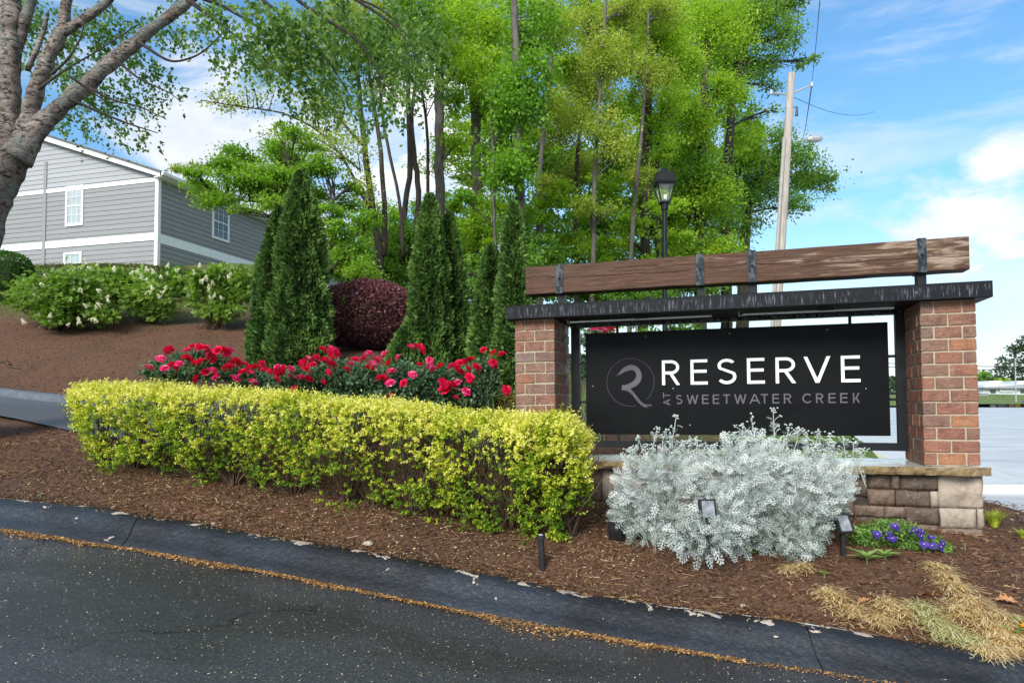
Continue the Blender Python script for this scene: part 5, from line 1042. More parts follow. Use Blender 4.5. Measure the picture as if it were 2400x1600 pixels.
for bi, (lab, xa, xb, bb) in enumerate(bushes):
    Zr = 7.05 if bi < 6 else 9.0; c0 = at((xa + xb) / 2, 900, Zr + .1); loc = np.array([c0[0], c0[1], gz(c0[0], c0[1])]); root = thing('rose_bush', lab, 'rose bush', loc, 'red rose bushes behind the golden hedge'); VP = []; VT = []; m = MB()
    for px, py, rx, ry in bb:
        c = at(px, py, Zr + .12); R = np.array([rx, min(rx, 60), ry]) * Zr / F; n_ = int(rx * ry * 1.15); nc = max(10, int(rx * ry / 45)); P, k, cc_ = clumps(c, R, n_, nc, .8, .14, .4); VP.append(P); VT.append(np.clip(rng.uniform(.2, .8, nc)[k] + rng.normal(size=n_) * .15, 0, 1))
        for q in cc_[:16]: limb(m, loc + [rng.normal() * .1, rng.normal() * .1, 0], q, .006, .0, 4)
    for px, py, kd in FL:
        if xa <= px < xb:
            p = at(px, py, Zr + rng.uniform(-.32, -.12)); o = link('rose_flower', RM['pink' if kd == 1 else 'red'][int(rng.integers(3))], root, loc=p - loc, rot=(rng.uniform(.1, .95), rng.normal() * .35, rng.random() * 6), scale=(1.22 if kd == 2 else .94) * rng.uniform(.9, 1.15) * Zr / 7)
            limb(m, p, c0 + (p - c0) * .3 + [0, 0, -.1], .004, 0, 4)
            if kd != 1 and rng.random() < .3:
                p2 = p + rng.normal(size=3) * [.045, .03, .02]; link('rose_flower', RM['red'][int(rng.integers(3))], root, loc=p2 - loc, rot=(rng.uniform(.1, .9), rng.normal() * .35, rng.random() * 6), scale=.95 * Zr / 7)
    VP = np.concatenate(VP); VT = np.concatenate(VT); VP[:, 2] = np.maximum(VP[:, 2], loc[2] + .05); L_ = rng.uniform(.028, .052, len(VP))
    link('foliage', leafmesh('foliage', VP, rdir(len(VP)), rdir(len(VP), .9), L_, L_ * .7, VT, L_rose, origin=loc), root); m.build('stems', M_greenstem, root, origin=loc)

# ------------------------------------------------------------------ silver plants before the sign
def silver_leaf():
    V, Q_, T_ = [], [], []
    def q4(a, b, w0_, w1_, z=0):
        w0_ *= .5; w1_ *= .5
        a = np.array(a, float); b = np.array(b, float); d = b - a; d /= np.linalg.norm(d); s = np.array([-d[1], d[0], 0]); i = len(V)
        V.extend([a - s * w0_, b - s * w1_, b + s * w1_, a + s * w0_]); Q_.append((i, i + 1, i + 2, i + 3))
    cur = lambda x: -.28 * x * x
    q4((0, 0, 0), (.5, 0, cur(.5)), .022, .03); q4((.5, 0, cur(.5)), (1, 0, cur(1)), .045, .03)
    for x, l in ((.26, .26), (.46, .34), (.66, .30), (.85, .20)):
        for sg in (-1, 1):
            a = (x, 0, cur(x)); ang = 1.0 - x * .35; b = (x + math.cos(ang) * l, sg * math.sin(ang) * l, cur(x) + .03); q4(a, b, .03, .035)
            mid = np.array(a) * .45 + np.array(b) * .55
            for s2 in (-.6, .6): an = ang * sg + s2 * 1.2; q4(tuple(mid), (mid[0] + math.cos(an) * l * .42, mid[1] + math.sin(an) * l * .42, mid[2]), .020, .026)
    return np.array(V)
SLV = silver_leaf()
silver_meshes = []
for k in range(4):
    V = SLV * np.array([1, 1, 1]) ; V = V + np.c_[np.zeros(len(V)), np.zeros(len(V)), -.25 * np.abs(V[:, 1]) * (k - 1.5)]; silver_meshes.append(mkmesh('leaf', V, quads=np.arange(len(V)).reshape(-1, 4), mats=[L_silver], tint=np.full(len(V), .45 + .15 * k)))
def frame_from(d, up):
    d = Vector(d).normalized(); b = Vector(up).cross(d); b = b.normalized() if b.length > 1e-4 else Vector((0, 1, 0)); n_ = d.cross(b); return Matrix((d, b, n_)).transposed()
def silver(label, blobs, Z, sprigs, nl, nleafparts=95):
    c0 = at(blobs[0][0], 1300, Z); loc = np.array([c0[0], c0[1], gz(c0[0], c0[1])]); root = thing('silver_plant', label, 'plant', loc, 'silver leaved plants in front of the sign'); m = MB(); P, D = [], []
    for bq in blobs:
        px, py, rx, ry, dn = bq[:5]; c = at(px, py, Z + .12 + (bq[5] if len(bq) > 5 else 0)); R = np.array([rx, min(90, rx) * .9, ry]) * Z / F; n_ = int(nl * dn * rx * ry / 6000); d = rdir(n_); d[:, 1] -= .25 * (rng.random(n_)); d = nrmz(d); p = c + d * R * (1 - np.abs(rng.normal(size=(n_, 1))) * .30) * (1 + (fbm(d[:, 0] * 4 + px, d[:, 2] * 4 + d[:, 1] * 3, 7) - .5)[:, None] * .5); g = gz(p[:, 0], p[:, 1]) + .02; p[:, 2] = np.maximum(p[:, 2], g + rng.random(n_) * .04)
        P.append(p); D.append(nrmz(d * .8 + [0, -.15, .28] + rng.normal(size=(n_, 3)) * .42))
        for q in [w for w in p[rng.permutation(n_)[:34]] if w[2] > loc[2] + .2]: limb(m, loc + [rng.normal() * .05, .10 + rng.normal() * .04, -.02], q + [0, .05, 0], .0022, .0, 4)
    P = np.concatenate(P); D = np.concatenate(D); L_ = rng.uniform(.06, .115, len(P)); front = np.argsort(P[:, 1] + rng.random(len(P)) * .35)[:nleafparts]; rest = np.ones(len(P), bool); rest[front] = False
    lowdark = np.clip(.42 + (P[:, 2] - loc[2]) * .45 + rng.normal(size=len(P)) * .24, 0, 1)  # lower leaves tinted darker, the shade underneath put into their colour
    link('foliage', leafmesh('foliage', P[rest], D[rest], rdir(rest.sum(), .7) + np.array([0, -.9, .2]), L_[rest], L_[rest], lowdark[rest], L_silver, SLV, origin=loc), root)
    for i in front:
        o = link('leaf', silver_meshes[int(rng.integers(4))], root); up = rdir(1, .7)[0] + np.array([0, -.9, .2]); Mx = frame_from(D[i], up).to_4x4(); Mx.translation = Vector(P[i] - loc); o.matrix_local = Mx @ Matrix.Scale(float(L_[i]), 4)
    xs0 = [b_[0] for b_ in blobs]; sprigs = list(sprigs) + [(q, 1110, rng.uniform(1020, 1065)) for q in rng.uniform(min(xs0) - 20, max(xs0) + 35, 13)]
    for px, py, top_ in sprigs:
        a = at(px + rng.uniform(-12, 12), py, Z + .15); b = at(px, top_, Z + .1); s = MB(); mid = (a + b) / 2 + [rng.normal() * .015, 0, 0]; s.tube([a, mid, b], [.004, .0035, .0025], 5)
        for _ in range(int(rng.integers(7, 13))):
            q = b + rng.normal(size=3) * [.014, .012, .012]; s.tube([q - [0, 0, .005], q, q + [0, 0, .006]], [.003, .0085, .004], 6)
        for _ in range(3):
            f = rng.uniform(.3, .85); st = a + (b - a) * f; e = st + np.array([rng.uniform(-.05, .05), rng.uniform(-.02, .02), rng.uniform(.015, .05)]); s.tube([st, (st + e) / 2 + [0, 0, .008], e], .002, 4)
            for _ in range(3): q = e + rng.normal(size=3) * .006; s.tube([q, q + [0, 0, .007]], [.007, .004], 5)
        so = s.build('flower_stalk', M_silverstem, root, origin=loc)
        k = 16; q = rng.random(k)[:, None]; Pq = a + (b - a) * q * .85; V, QQ = leafV(Pq - loc, rdir(k, .5), rdir(k, 1), rng.uniform(.04, .06, k), .05, SLV); link('stalk_leaves', mkmesh('stalk_leaves', V, quads=QQ, mats=[L_silver], tint=np.full(len(V), .6)), so)
    m.build('stems', M_silverstem, root, origin=loc)
silver('left silver plant, beside the small black back turned spotlight', [(1550, 1165, 100, 85, 1.1), (1500, 1140, 60, 55, .8), (1590, 1105, 65, 45, .8), (1540, 1225, 95, 45, .9), (1480, 1210, 50, 45, .6)], 5.0, [(1585, 1100, 975), (1540, 1080, 1005), (1620, 1080, 1030), (1560, 1060, 1010)], 400)
silver('middle silver plant, the tallest, with flower stalks over the lettering', [(1720, 1140, 95, 85, 1.1), (1740, 1200, 100, 80, 1.0), (1800, 1110, 80, 60, .8), (1700, 1260, 80, 45, .9), (1750, 1065, 60, 35, .6), (1648, 1262, 55, 40, 1.0, -.30), (1700, 1215, 40, 40, .9, -.28)], 4.85, [(1760, 1060, 978), (1740, 1050, 1000), (1812, 1060, 962), (1870, 1060, 1003), (1885, 1070, 1010), (1720, 1050, 1020), (1850, 1060, 1000)], 400)
silver('right silver plant drooping toward the lit spotlight and pansies', [(1890, 1150, 85, 75, 1.1), (1860, 1225, 75, 65, 1.1), (1830, 1285, 70, 40, .9), (1945, 1120, 50, 45, .5), (1925, 1180, 35, 40, .5)], 4.8, [(1975, 1100, 1025), (2000, 1110, 1035), (1915, 1090, 1012), (2020, 1140, 1055), (1990, 1160, 1100), (1950, 1100, 1040)], 400)

# ------------------------------------------------------------------ ground lights and irrigation head
def spot(label, px, top, bot, Z, face, yaw, tilt):
    g = hit(px, bot, 3.8, 6) if Z is None else at(px, bot, Z); loc = g.copy(); loc[2] = gz(g[0], g[1]); hz_ = at(px, top, g[1])[2] - loc[2]
    root = thing('ground_spotlight', label, 'spotlight', loc, 'black ground spotlights'); MB().box((-.014, -.01, -.05), (.014, .01, max(.05, hz_ - .05))).build('stake', M_blackmatt, root)
    h = thing('lamp_head', None, None); h.parent = root; h.location = (0, -.01, hz_); h.rotation_euler = (tilt, 0, yaw)
    hb = MB(); hb.prism([(-.055, -.065), (.055, -.065), (.055, .065), (-.055, .065)], -.012, .02); hb.prism([(-.04, -.045), (.04, -.045), (.035, .045), (-.035, .045)], .0202, .045)
    for x in (-.04, -.02, 0, .02, .04): hb.box((x - .003, .046, -.04), (x + .003, .055, .04))
    hb.build('housing', M_blackmatt, h)
    r = MB(); r.box((-.057, -.018, -.067), (-.044, -.0125, .067)); r.box((.044, -.018, -.067), (.057, -.0125, .067)); r.box((-.0438, -.0178, .055), (.0438, -.0125, .067)); r.box((-.0438, -.0178, -.067), (.0438, -.0125, -.055)); r.build('rim', M_blackmatt, h)
    MB().box((-.0435, -.016, -.0545), (.0435, -.0127, .0545)).build('lens', M_lens, h)
spot('black spotlight with wet lens beside the pansies', 1976, 1226, 1308, None, 0, .25, -.45)
spot('black spotlight half buried in the silver foliage', 1658, 1192, 1290, 4.70, 0, .1, -.25)
spot('black spotlight showing its ribbed back left of silver plants', 1443, 1243, 1268, None, 0, 2.9, -.3)
g = hit(1268, 1342, 3.8, 6); ih = thing('irrigation_head', 'black pop up sprinkler pipe standing near the kerb', 'sprinkler', g); H_ = at(1258, 1252, g[1])[2] - g[2]
m = MB(); m.tube([(0.012, 0, -.05), (0, 0, H_ - .03)], .022, 14); m.build('riser', M_blackmatt, ih, smooth=False)
m = MB(); m.tube([(0, 0, H_ - .03), (-.001, 0, H_ - .002)], [.03, .03], 16); m.build('cap', M_blackmatt, ih); m = MB(); m.tube([(-.001, 0, H_ - .0018), (-.001, 0, H_ + .003)], [.017, .014], 14); m.build('nozzle', M_steel, ih)

# ------------------------------------------------------------------ pansies and small plants
pc = hit(2085, 1290, 3.8, 5.6); pl = thing('pansy_clump', 'clump of deep violet pansies before the stone base', 'flowers', pc); Zp = pc[1]
VP = []
for px, py, rx, ry in ((2060, 1258, 60, 35), (2130, 1272, 65, 40), (2190, 1285, 35, 32), (2020, 1262, 35, 30), (2150, 1302, 60, 20), (2090, 1235, 60, 20)):
    c = at(px, py, Zp + .08); n_ = int(rx * ry * .55); d = rdir(n_); VP.append(c + d * np.array([rx, 45, ry]) * Zp / F * rng.random((n_, 1)) ** .35)
VP = np.concatenate(VP); VP[:, 2] = np.maximum(VP[:, 2], gz(VP[:, 0], VP[:, 1]) + .01); L_ = rng.uniform(.016, .034, len(VP)); link('foliage', leafmesh('foliage', VP, rdir(len(VP), .3), rdir(len(VP), .9), L_, L_ * .5, rng.random(len(VP)), L_pansy, origin=pc), pl)
PZ = [(800, 460), (890, 450), (875, 480), (930, 405), (1035, 440), (915, 495), (1085, 430), (1130, 440), (1120, 475), (1145, 535), (1200, 485), (1265, 555), (1205, 545), (1280, 530), (945, 490)]
d = []; 
for i, (a, l) in enumerate(((.5, .026), (2.64, .026), (-.35, .024), (3.5, .024), (-1.57, .028))): d.append((a, l))
PT = np.array([(0, 0, 0), (.5, .52, .05), (.9, .25, 0), (.5, 0, 0), (0, 0, 0), (.5, 0, 0), (.9, .25, 0), (1, 0, 0), (0, 0, 0), (1, 0, 0), (.9, -.25, 0), (.5, -.52, .05)])
pA = np.array([(math.cos(a), 0.0, math.sin(a)) for a, l in d]); pL = np.array([l for a, l in d]); pme = leafmesh('pansy_flower', np.array([(0, -.001 * i, 0) for i in range(5)], float), pA, np.tile([0, -1.0, 0.], (5, 1)), pL * 1.25, pL * 1.2, np.array([.9, .8, .5, .4, .2]), L_petal_violet, PT)
eye = MB(); eye.tube([(0, -.006, 0), (0, -.009, -.001)], .0035, 6); eye_me = mkmesh('eye', eye.v, faces=eye.f, mats=[M_yelloweye])
for x, y in PZ:
    p = at(1800 + x * .3189, 1104 + y * .3189, Zp - .05 + rng.uniform(-.03, .03)); o = link('pansy_flower', pme, pl, loc=p - pc, rot=(rng.normal() * .35 - .3, rng.normal() * .4, rng.normal() * .6), scale=rng.uniform(.85, 1.15)); link('eye', eye_me, o)
def rosette(label, px, py, n_, L_, lm=L_pansy, cat='plant', up=.35, name='leafy_plant', group=None, wf=.38, lift=.0, Z=None):
    g = hit(px, py, 3.6, 7) if Z is None else at(px, py, Z); root = thing(name, label, cat, g, group); LT = np.array([(0, 0, 0), (.4, .5, .06), (.5, 0, .02), (.4, -.5, .06), (.4, .5, .06), (1, 0, -.12), (.5, 0, .02), (.4, -.5, .06)]); LT = np.array([(0, 0, 0), (.4, .5, .06), (1, 0, -.12), (.5, 0, .02), (0, 0, 0), (.5, 0, .02), (1, 0, -.12), (.4, -.5, .06)])
    st = MB(); st.tube([(0, 0, -.02), (0, 0, lift + .02)], .004, 5); st.build('stem', M_greenstem, root)
    for i in range(n_):
        a = i * 2.4 + rng.normal() * .2; A = np.array([[math.cos(a), math.sin(a), up + rng.uniform(-.15, .25)]]); l = L_ * rng.uniform(.75, 1.1); link('leaf', leafmesh('leaf', np.array([[0, 0, lift + .005 * i / max(1, n_) * 4]]), A, np.array([[0, 0, 1.]]), l, l * wf, np.array([rng.uniform(.4, 1)]), lm, LT), root)
rosette('bright leafed rosette right of the lit spotlight post', 2032, 1322, 10, .13, L_fresh2, wf=.38, lift=.035, group='leafy bedding plants'); rosette('pale leafed rosette touching the left of the pansies', 2075, 1318, 9, .11, L_fresh2, wf=.38, lift=.035, group='leafy bedding plants'); rosette('leafy sprout against the stones behind the spotlight', 2018, 1280, 7, .12, L_fresh2, lift=.05, up=.9, group='leafy bedding plants'); rosette('leafy sprout with a tall blade next to the stones', 2046, 1278, 6, .12, L_fresh2, lift=.05, up=1.2, group='leafy bedding plants')
rosette('light green seedling under the edge of silver foliage', 1756, 1312, 4, .05, L_fresh, wf=.7, lift=.03, name='seedling', group='seedlings in the mulch'); rosette('light green three leaf seedling below the right silver plant', 1932, 1356, 3, .06, L_fresh, wf=.5, lift=.02, name='seedling', group='seedlings in the mulch')
rosette('tiny green weed growing from the far left mulch', 95, 1166, 5, .03, L_pansy, name='weed', group='weeds', lift=.02); rosette('tiny green weed on bare mulch right of the pansies', 2262, 1290, 5, .03, L_pansy, name='weed', group='weeds', lift=.02); rosette('tiny green weed left of the ribbed back spotlight', 1380, 1216, 6, .04, L_pansy, name='weed', group='weeds', lift=.01)
mg = hit(2402, 1500, 3.3, 5); mar = thing('marigold', 'orange marigold at the right photo edge near the kerb', 'flowers', mg); n_ = 60; Pm = rng.normal(size=(n_, 3)) * [.03, .03, .03] + [0, 0, .05]; link('foliage', leafmesh('foliage', Pm, rdir(n_), rdir(n_, .8), .03, .016, rng.random(n_), L_pansy), mar)
for dx, dz in ((-.02, .07), (.01, .03)):
    n_ = 40; Pm = rdir(n_) * .004; link('flower', leafmesh('flower', Pm, rdir(n_, .4), rdir(n_), .022, .018, rng.random(n_), M_orange), mar, loc=(dx, -.03, dz))

# dry grass clumps, dead leaves, twigs
def strawclump(label, pts, n_, lm=M_straw):
    g = hit(pts[0][0], pts[0][1], 3.3, 5.5); V = []; T_ = []
    for px, py, r in pts:
        c = hit(px, py, 3.3, 5.5); k = int(n_ * r / 58); an = rng.random(k) * 6.28; rr = np.abs(rng.normal(size=k)) * .62 * r * c[1] / F; x = c[0] + np.cos(an) * rr; y = c[1] + np.sin(an) * rr * 1.2; z = gz(x, y) + rng.random(k) * .045 * (1 - rr / (r * c[1] / F + .01)) + .004
        h = rng.random(k) * 6.28; l = rng.uniform(.02, .06, k); w_ = .0016; cur = rng.normal(size=k) * .5
        for sgm in (0, 1):
            a0 = h; a1 = h + cur; p0 = np.stack([x, y, z], 1); p1 = p0 + np.stack([np.cos(a0) * l, np.sin(a0) * l, rng.uniform(.0, .014, k) * 0 + l * .2], 1); p2 = p1 + np.stack([np.cos(a1) * l, np.sin(a1) * l, -l * .22], 1); a_, b_ = (p0, p1) if sgm == 0 else (p1, p2); hh_ = a0 if sgm == 0 else a1; s = np.stack([-np.sin(hh_), np.cos(hh_), 0 * hh_], 1) * w_
            V.append(np.stack([a_ - s, a_ + s, b_ + s, b_ - s], 1)); T_.append(np.repeat(rng.random(k), 4))
    V = np.concatenate(V).reshape(-1, 3); T_ = np.concatenate(T_); tag(link('dry_grass_clump', mkmesh('dry_grass_clump', V - g, quads=np.arange(len(V)).reshape(-1, 4), mats=[lm], tint=T_), loc=g), label, 'dry grass', 'heaps of dry grass by the kerb')
strawclump('small heap of dry straw nearest the kerb joint', [(1960, 1420, 34), (2000, 1445, 26), (1935, 1412, 20)], 700)
strawclump('heap of straw with green tinge above the painted kerb', [(2080, 1430, 30), (2110, 1455, 32), (2060, 1470, 25)], 700)
strawclump('biggest pale heap of dry straw sloping to the right edge', [(2240, 1385, 35), (2280, 1420, 38), (2250, 1450, 38), (2310, 1480, 38), (2340, 1510, 32), (2200, 1340, 22), (2220, 1360, 24)], 800)
strawclump('straw mixed with brown bits running under the marigold', [(2360, 1470, 38), (2350, 1500, 40), (2380, 1520, 34), (2335, 1530, 34), (2310, 1535, 34)], 1000)
strawclump('low greenish heap of straw overhanging the kerb edge', [(2190, 1470, 34), (2230, 1500, 34), (2290, 1520, 34), (2160, 1445, 26)], 800, M_greenstraw)
strawclump('little curl of dry straw under the right silver plant', [(1850, 1345, 26), (1880, 1335, 18)], 450)
LOB = [(0, 0), (.12, .10), (.2, .05), (.32, .30), (.40, .10), (.52, .40), (.60, .12), (.74, .30), (.80, .08), (1, 0), (.80, -.10), (.72, -.28), (.60, -.12), (.5, -.38), (.40, -.10), (.3, -.26), (.2, -.05), (.1, -.1)]
def deadleaf(px, py, s, lab, rz):
    g = hit(px, py, 3.3, 5.5); s *= 1.3; V = [(x * s, y * s, .25 * s * (abs(y) * 1.3 + .35 * math.sin(x * 5)) + .012) for x, y in LOB] + [(.5 * s, 0, .02)]; k = len(LOB); me = mkmesh('dead_leaf', V, faces=[(i, (i + 1) % k, k) for i in range(k)], mats=[L_dead]); tag(link('dead_leaf', me, loc=g, rot=(rng.normal() * .3, rng.normal() * .3, rz)), lab, 'leaf', 'dead oak leaves')
for a in ((2010, 1432, .075, 'orange brown curled leaf lying on the smallest straw heap', .1), (2150, 1400, .10, 'lobed tan oak leaf left of the biggest straw heap', .3), (2120, 1415, .09, 'dark wet curled leaf left of the lobed tan one', -.3), (2200, 1405, .09, 'rust brown oak leaf on the edge of the biggest heap', 1.0), (2205, 1380, .08, 'upright dull brown leaf behind the rust brown one', 1.9), (2330, 1410, .10, 'pointed oak leaf on mulch near the right edge', -.5), (2170, 1330, .07, 'small brown leaf at the tip of the straw trail', .2), (2225, 1445, .06, 'pinkish leaf in the middle of the straw', 2.4), (2355, 1460, .09, 'dark long leaf beside the marigold', -.8), (2060, 1395, .05, 'small curled brown leaf above the smallest heap', 1.4), (2290, 1372, .08, 'tan leaf beside the top of the biggest heap', 2.2), (2255, 1500, .06, 'dull leaf at the low edge of the greenish straw', .6), (2100, 1345, .05, 'crumpled leaf on bare mulch below the pansies', -1.2)): deadleaf(*a)
def twig(px0, py0, px1, py1, r, lab, name='twig'):
    a = hit(px0, py0, 3.3, 30); b = hit(px1, py1, 3.3, 30); m = MB(); q = np.linspace(0, 1, 7)[:, None]; P = a + (b - a) * q + rng.normal(size=(7, 3)) * r * 1.2; P[:, 2] = gz(P[:, 0], P[:, 1]) + r + .004; m.tube(P - a, [r, r, r * .9, r * .8, r * .7, r * .6, r * .4], 5); tag(m.build(name, M_stem, None, loc=a), lab, 'twig', 'twigs on the mulch')
twig(560, 1218, 618, 1205, .009, 'thick short stick on the mulch under the hedge'); twig(660, 1268, 720, 1258, .005, 'thin stick just above the kerb below the hedge'); twig(1825, 1436, 1945, 1428, .005, 'long thin stick lying along the top of the kerb'); twig(455, 1225, 480, 1220, .005, 'tiny stick near the kerb left of the thick one'); twig(0, 850, 40, 868, .03, 'forked dead branch on the slope at far left'); twig(2020, 1390, 2130, 1384, .003, 'hair thin twig across the mulch left of the leaves')
for px, py, s, lab in ((862, 1275, .035, 'small grey stone at the top of the kerb'), (500, 1228, .02, 'pebble on the mulch near the kerb'), (1740, 1425, .02, 'pale pebble at the kerb edge right of the chips')):
    g = hit(px, py, 3.3, 9); V, Fc = chbox(-1, -.8, -.5, 1, .8, .6, .45); V = np.array(V) * s * rng.uniform(.8, 1.2, (24, 1)); tag(link('pebble', mkmesh('pebble', V, faces=Fc, mats=[M_stonepale]), loc=g), lab, 'stone', 'loose stones')

# ------------------------------------------------------------------ ground litter (uncountable)
def litter(name, x, y, z, lm, L0, L1, wf, tint, up=.9, lift=.004, cat='litter', label=None, flatn=.35):
    k = len(x); P = np.stack([x, y, z + lift + rng.random(k) * .006], 1); an = rng.random(k) * 6.28; A = np.stack([np.cos(an), np.sin(an), rng.normal(size=k) * .18], 1); N = np.tile([0, 0, 1.], (k, 1)) + rng.normal(size=(k, 3)) * flatn; L_ = rng.uniform(L0, L1, k); ST_ = np.array([(0, -.5, 0), (1, -.5, 0), (1, .5, 0), (0, .5, 0)]) if wf < .2 else DIAMOND
    tag(link(name, leafmesh(name, P, A, N, L_, L_ * wf, tint, lm, ST_)), label, cat, kind='stuff')
def bedpts(k, x0, x1, t0, t1, pw=1.5):
    x = rng.uniform(x0, x1, k); t_ = t0 + (t1 - t0) * rng.random(k) ** pw; y = kty(x) + t_; return x, y, gz(x, y) + (fbm(x * 2.2, y * 2.2, 3) - .5) * .05 * sstep(0, .3, t_) + (vnoise(x * 9, y * 9, 9) - .5) * .018 * sstep(0, .2, t_)
x, y, z = bedpts(62000, -6, 5.2, -.03, 4.2, 1.7); pat = fbm(x * 1.3, y * 2, 41); k = rng.random(len(x)) < .25 + sstep(.4, .6, pat) * .75; litter('pine_straw', x[k], y[k], z[k], M_needle, .03, .09, .05, np.clip(rng.normal(size=k.sum()) * .22 + .5 + (pat[k] - .5), 0, 1), label='reddish pine straw covering the bank', cat='mulch')
x, y, z = bedpts(42000, -6, 5.4, -.02, 5, 1.5); litter('mulch_chips', x, y, z, M_chip, .010, .038, .42, np.clip(rng.beta(2, 2.2, len(x)), 0, 1), label='dark brown bark chips covering the bed', cat='mulch', flatn=.6)
x = rng.uniform(-14, 1, 16000); y = rng.uniform(9, 18, 16000); litter('slope_chips', x, y, gz(x, y), M_chip, .02, .06, .3, np.clip(rng.beta(1.6, 2.2, 16000), 0, 1), label='bark chips scattered over the upper slope', cat='mulch', flatn=.6)
x, y, z = bedpts(5200, -4.3, .9, .05, 1.9, 1.2); litter('fallen_leaflets', x, y, z, M_fleck, .010, .022, .6, rng.random(len(x)), label='yellow leaflets fallen below the golden hedge', cat='leaves')
k = 15000; x = rng.uniform(-5, 2.5, k); wdt = .012 + .16 * np.clip(fbm(x * 1.9, x * 0, 51) - .22, 0, 1) ** 1.6; o_ = rng.normal(size=k) * wdt; y = kty(x) - .345 - .03 - np.abs(o_) * 1.1 + (fbm(x * 3, x * 0 + 5, 53) - .5) * .03; keep = (x < 1.3) | (rng.random(k) < .25); x, y = x[keep], y[keep]; litter('gutter_litter', x, y, roadz(x, y) + rng.random(len(x)) * .008, M_litter, .008, .024, .4, rng.random(len(x)), label='orange brown catkin litter in a line along the kerb', cat='litter', flatn=.6)
k = 11000; x = rng.uniform(-4.6, 4.2, k); y = rng.uniform(2.2, 5.6, k); kk_ = y < kty(x) - .38; x, y = x[kk_], y[kk_]; litter('asphalt_flecks', x, y, roadz(x, y), M_fleck, .004, .010, .7, rng.random(len(x)) ** .6, label='pale petals and catkins sprinkled over the asphalt', cat='litter', lift=.003)
k = 700; x = rng.uniform(-4.6, 4.0, k); y = kty(x) - rng.uniform(.0, .14, k); litter('kerb_flecks', x, y, ktz(x), M_litter, .008, .02, .5, rng.random(k), label='brown specks lying on the kerb top', cat='litter')
x = rng.uniform(1.0, 9, 15000); y = rng.uniform(8, 20, 15000); gg = (x - 1.5) * .55 + (y - 9.5) * .35 - 1.2; kq = (gg > .1) & ~((x > 4.6) & (y < 10.5)) & (x < 4.9 + .35 * (y - 8.6)); x, y = x[kq], y[kq]; k = len(x); P = np.stack([x, y, gz(x, y)], 1); Lg = rng.uniform(.03, .07, k); tag(link('lawn_grass', leafmesh('lawn_grass', P, rdir(k, 1.6), rdir(k), Lg, Lg * .18, rng.random(k), M_lawn)), 'mown green lawn behind the sign', 'grass', kind='stuff')

# ------------------------------------------------------------------ lantern post, power pole, wires
lz = 11.2; lb_ = at(1560, 1000, lz); lx_, ly_ = lb_[0], lb_[1]; lgz = gz(lx_, ly_); lamp = thing('street_lantern', 'black lantern on a tall black post behind the sign', 'street lamp', (lx_, ly_, lgz)); Zt = lambda py: at(1565, py, lz)[2] - lgz; k_ = lz / F
m = MB(); m.tube([(0, 0, -.2), (0, 0, .5)], [.09, .07], 12); m.tube([(0, 0, .45), (.01, 0, Zt(490))], [.046, .043], 12); m.tube([(.01, 0, Zt(492)), (.01, 0, Zt(478))], [.06, .066], 12); m.build('post', M_black, lamp, smooth=False)
def sq(r0, z0, r1, z1, mb): mb.add([(s * r0 + .01, t_ * r0, z0) for s, t_ in ((-1, -1), (1, -1), (1, 1), (-1, 1))] + [(s * r1 + .01, t_ * r1, z1) for s, t_ in ((-1, -1), (1, -1), (1, 1), (-1, 1))], [(0, 1, 5, 4), (1, 2, 6, 5), (2, 3, 7, 6), (3, 0, 4, 7), (3, 2, 1, 0), (4, 5, 6, 7)])
m = MB(); sq(.158, Zt(432), .162, Zt(427), m); sq(.16, Zt(427), .125, Zt(407), m); sq(.075, Zt(406.9), .06, Zt(403), m); m.tube([(.01, 0, Zt(403)), (.01, 0, Zt(396))], .055, 10); m.build('roof', M_black, lamp)
m = MB(); zt, zb = Zt(432.2), Zt(474)
for s, t_ in ((-1, -1), (1, -1), (1, 1), (-1, 1)): m.tube([(s * .142 + .01, t_ * .142, zt), (s * .075 + .01, t_ * .075, zb)], .011, 4)
sq(.147, Zt(435), .150, Zt(432.3), m); sq(.08, Zt(478), .085, zb, m); m.build('cage', M_black, lamp)
m = MB(); sq(.066, zb + .01, .130, zt - .03, m); pane = m.build('pane', None, lamp)
mt, tt_, bb_ = newmat('lantern_glass'); bb_.inputs['Base Color'].default_value = (.85, .9, .9, 1); bb_.inputs['Roughness'].default_value = .05; bb_.inputs['Transmission Weight'].default_value = .0; bb_.inputs['Alpha'].default_value = .08; pane.data.materials.clear(); pane.data.materials.append(mt)
m = MB(); m.box((-.05, -.06, zt - .045), (.07, .06, zt - .032)); m.build('lamp_module', M_steel, lamp); m = MB(); m.box((-.02, -.1, Zt(470)), (.02, -.082, Zt(460))); m.build('sticker', M_trim, lamp)

pz = 22.; pole_b = at(1808, 1000, pz); pg = gz(pole_b[0], pole_b[1]); pole = thing('power_pole', 'leaning weathered wooden power pole right of the wood', 'utility pole', (pole_b[0], pz, pg)); po = np.array([pole_b[0], pz, pg])
m = MB(); m.tube([at(1806, 1010, pz) - po, at(1822, 700, pz) - po, at(1838, 450, pz) - po, at(1855, 172, pz) - po], [.17, .155, .14, .11], 14); m.build('shaft', M_poleW, pole, smooth=True)
m = MB(); m.tube([at(1796, 1010, pz - .18) - po, at(1813, 700, pz - .18) - po, at(1838, 322, pz - .16) - po], .055, 8); m.build('conduit', pm('dull_conduit', (.30, .28, .25), (.42, .40, .37), 4, .7, 0), pole)
m = MB(); m.tube([at(1850, 222, pz) - po, at(1902, 200, pz) - po], .03, 6); m.tube([at(1903, 203, pz) - po, at(1903, 193, pz) - po], .05, 8); m.build('insulator_arm', M_steel, pole)
m = MB(); m.tube([at(1845, 222, pz) - po, at(1808, 218, pz) - po], .03, 6); m.tube([at(1808, 221, pz) - po, at(1808, 212, pz) - po], .05, 8); m.build('insulator_arm', M_steel, pole)
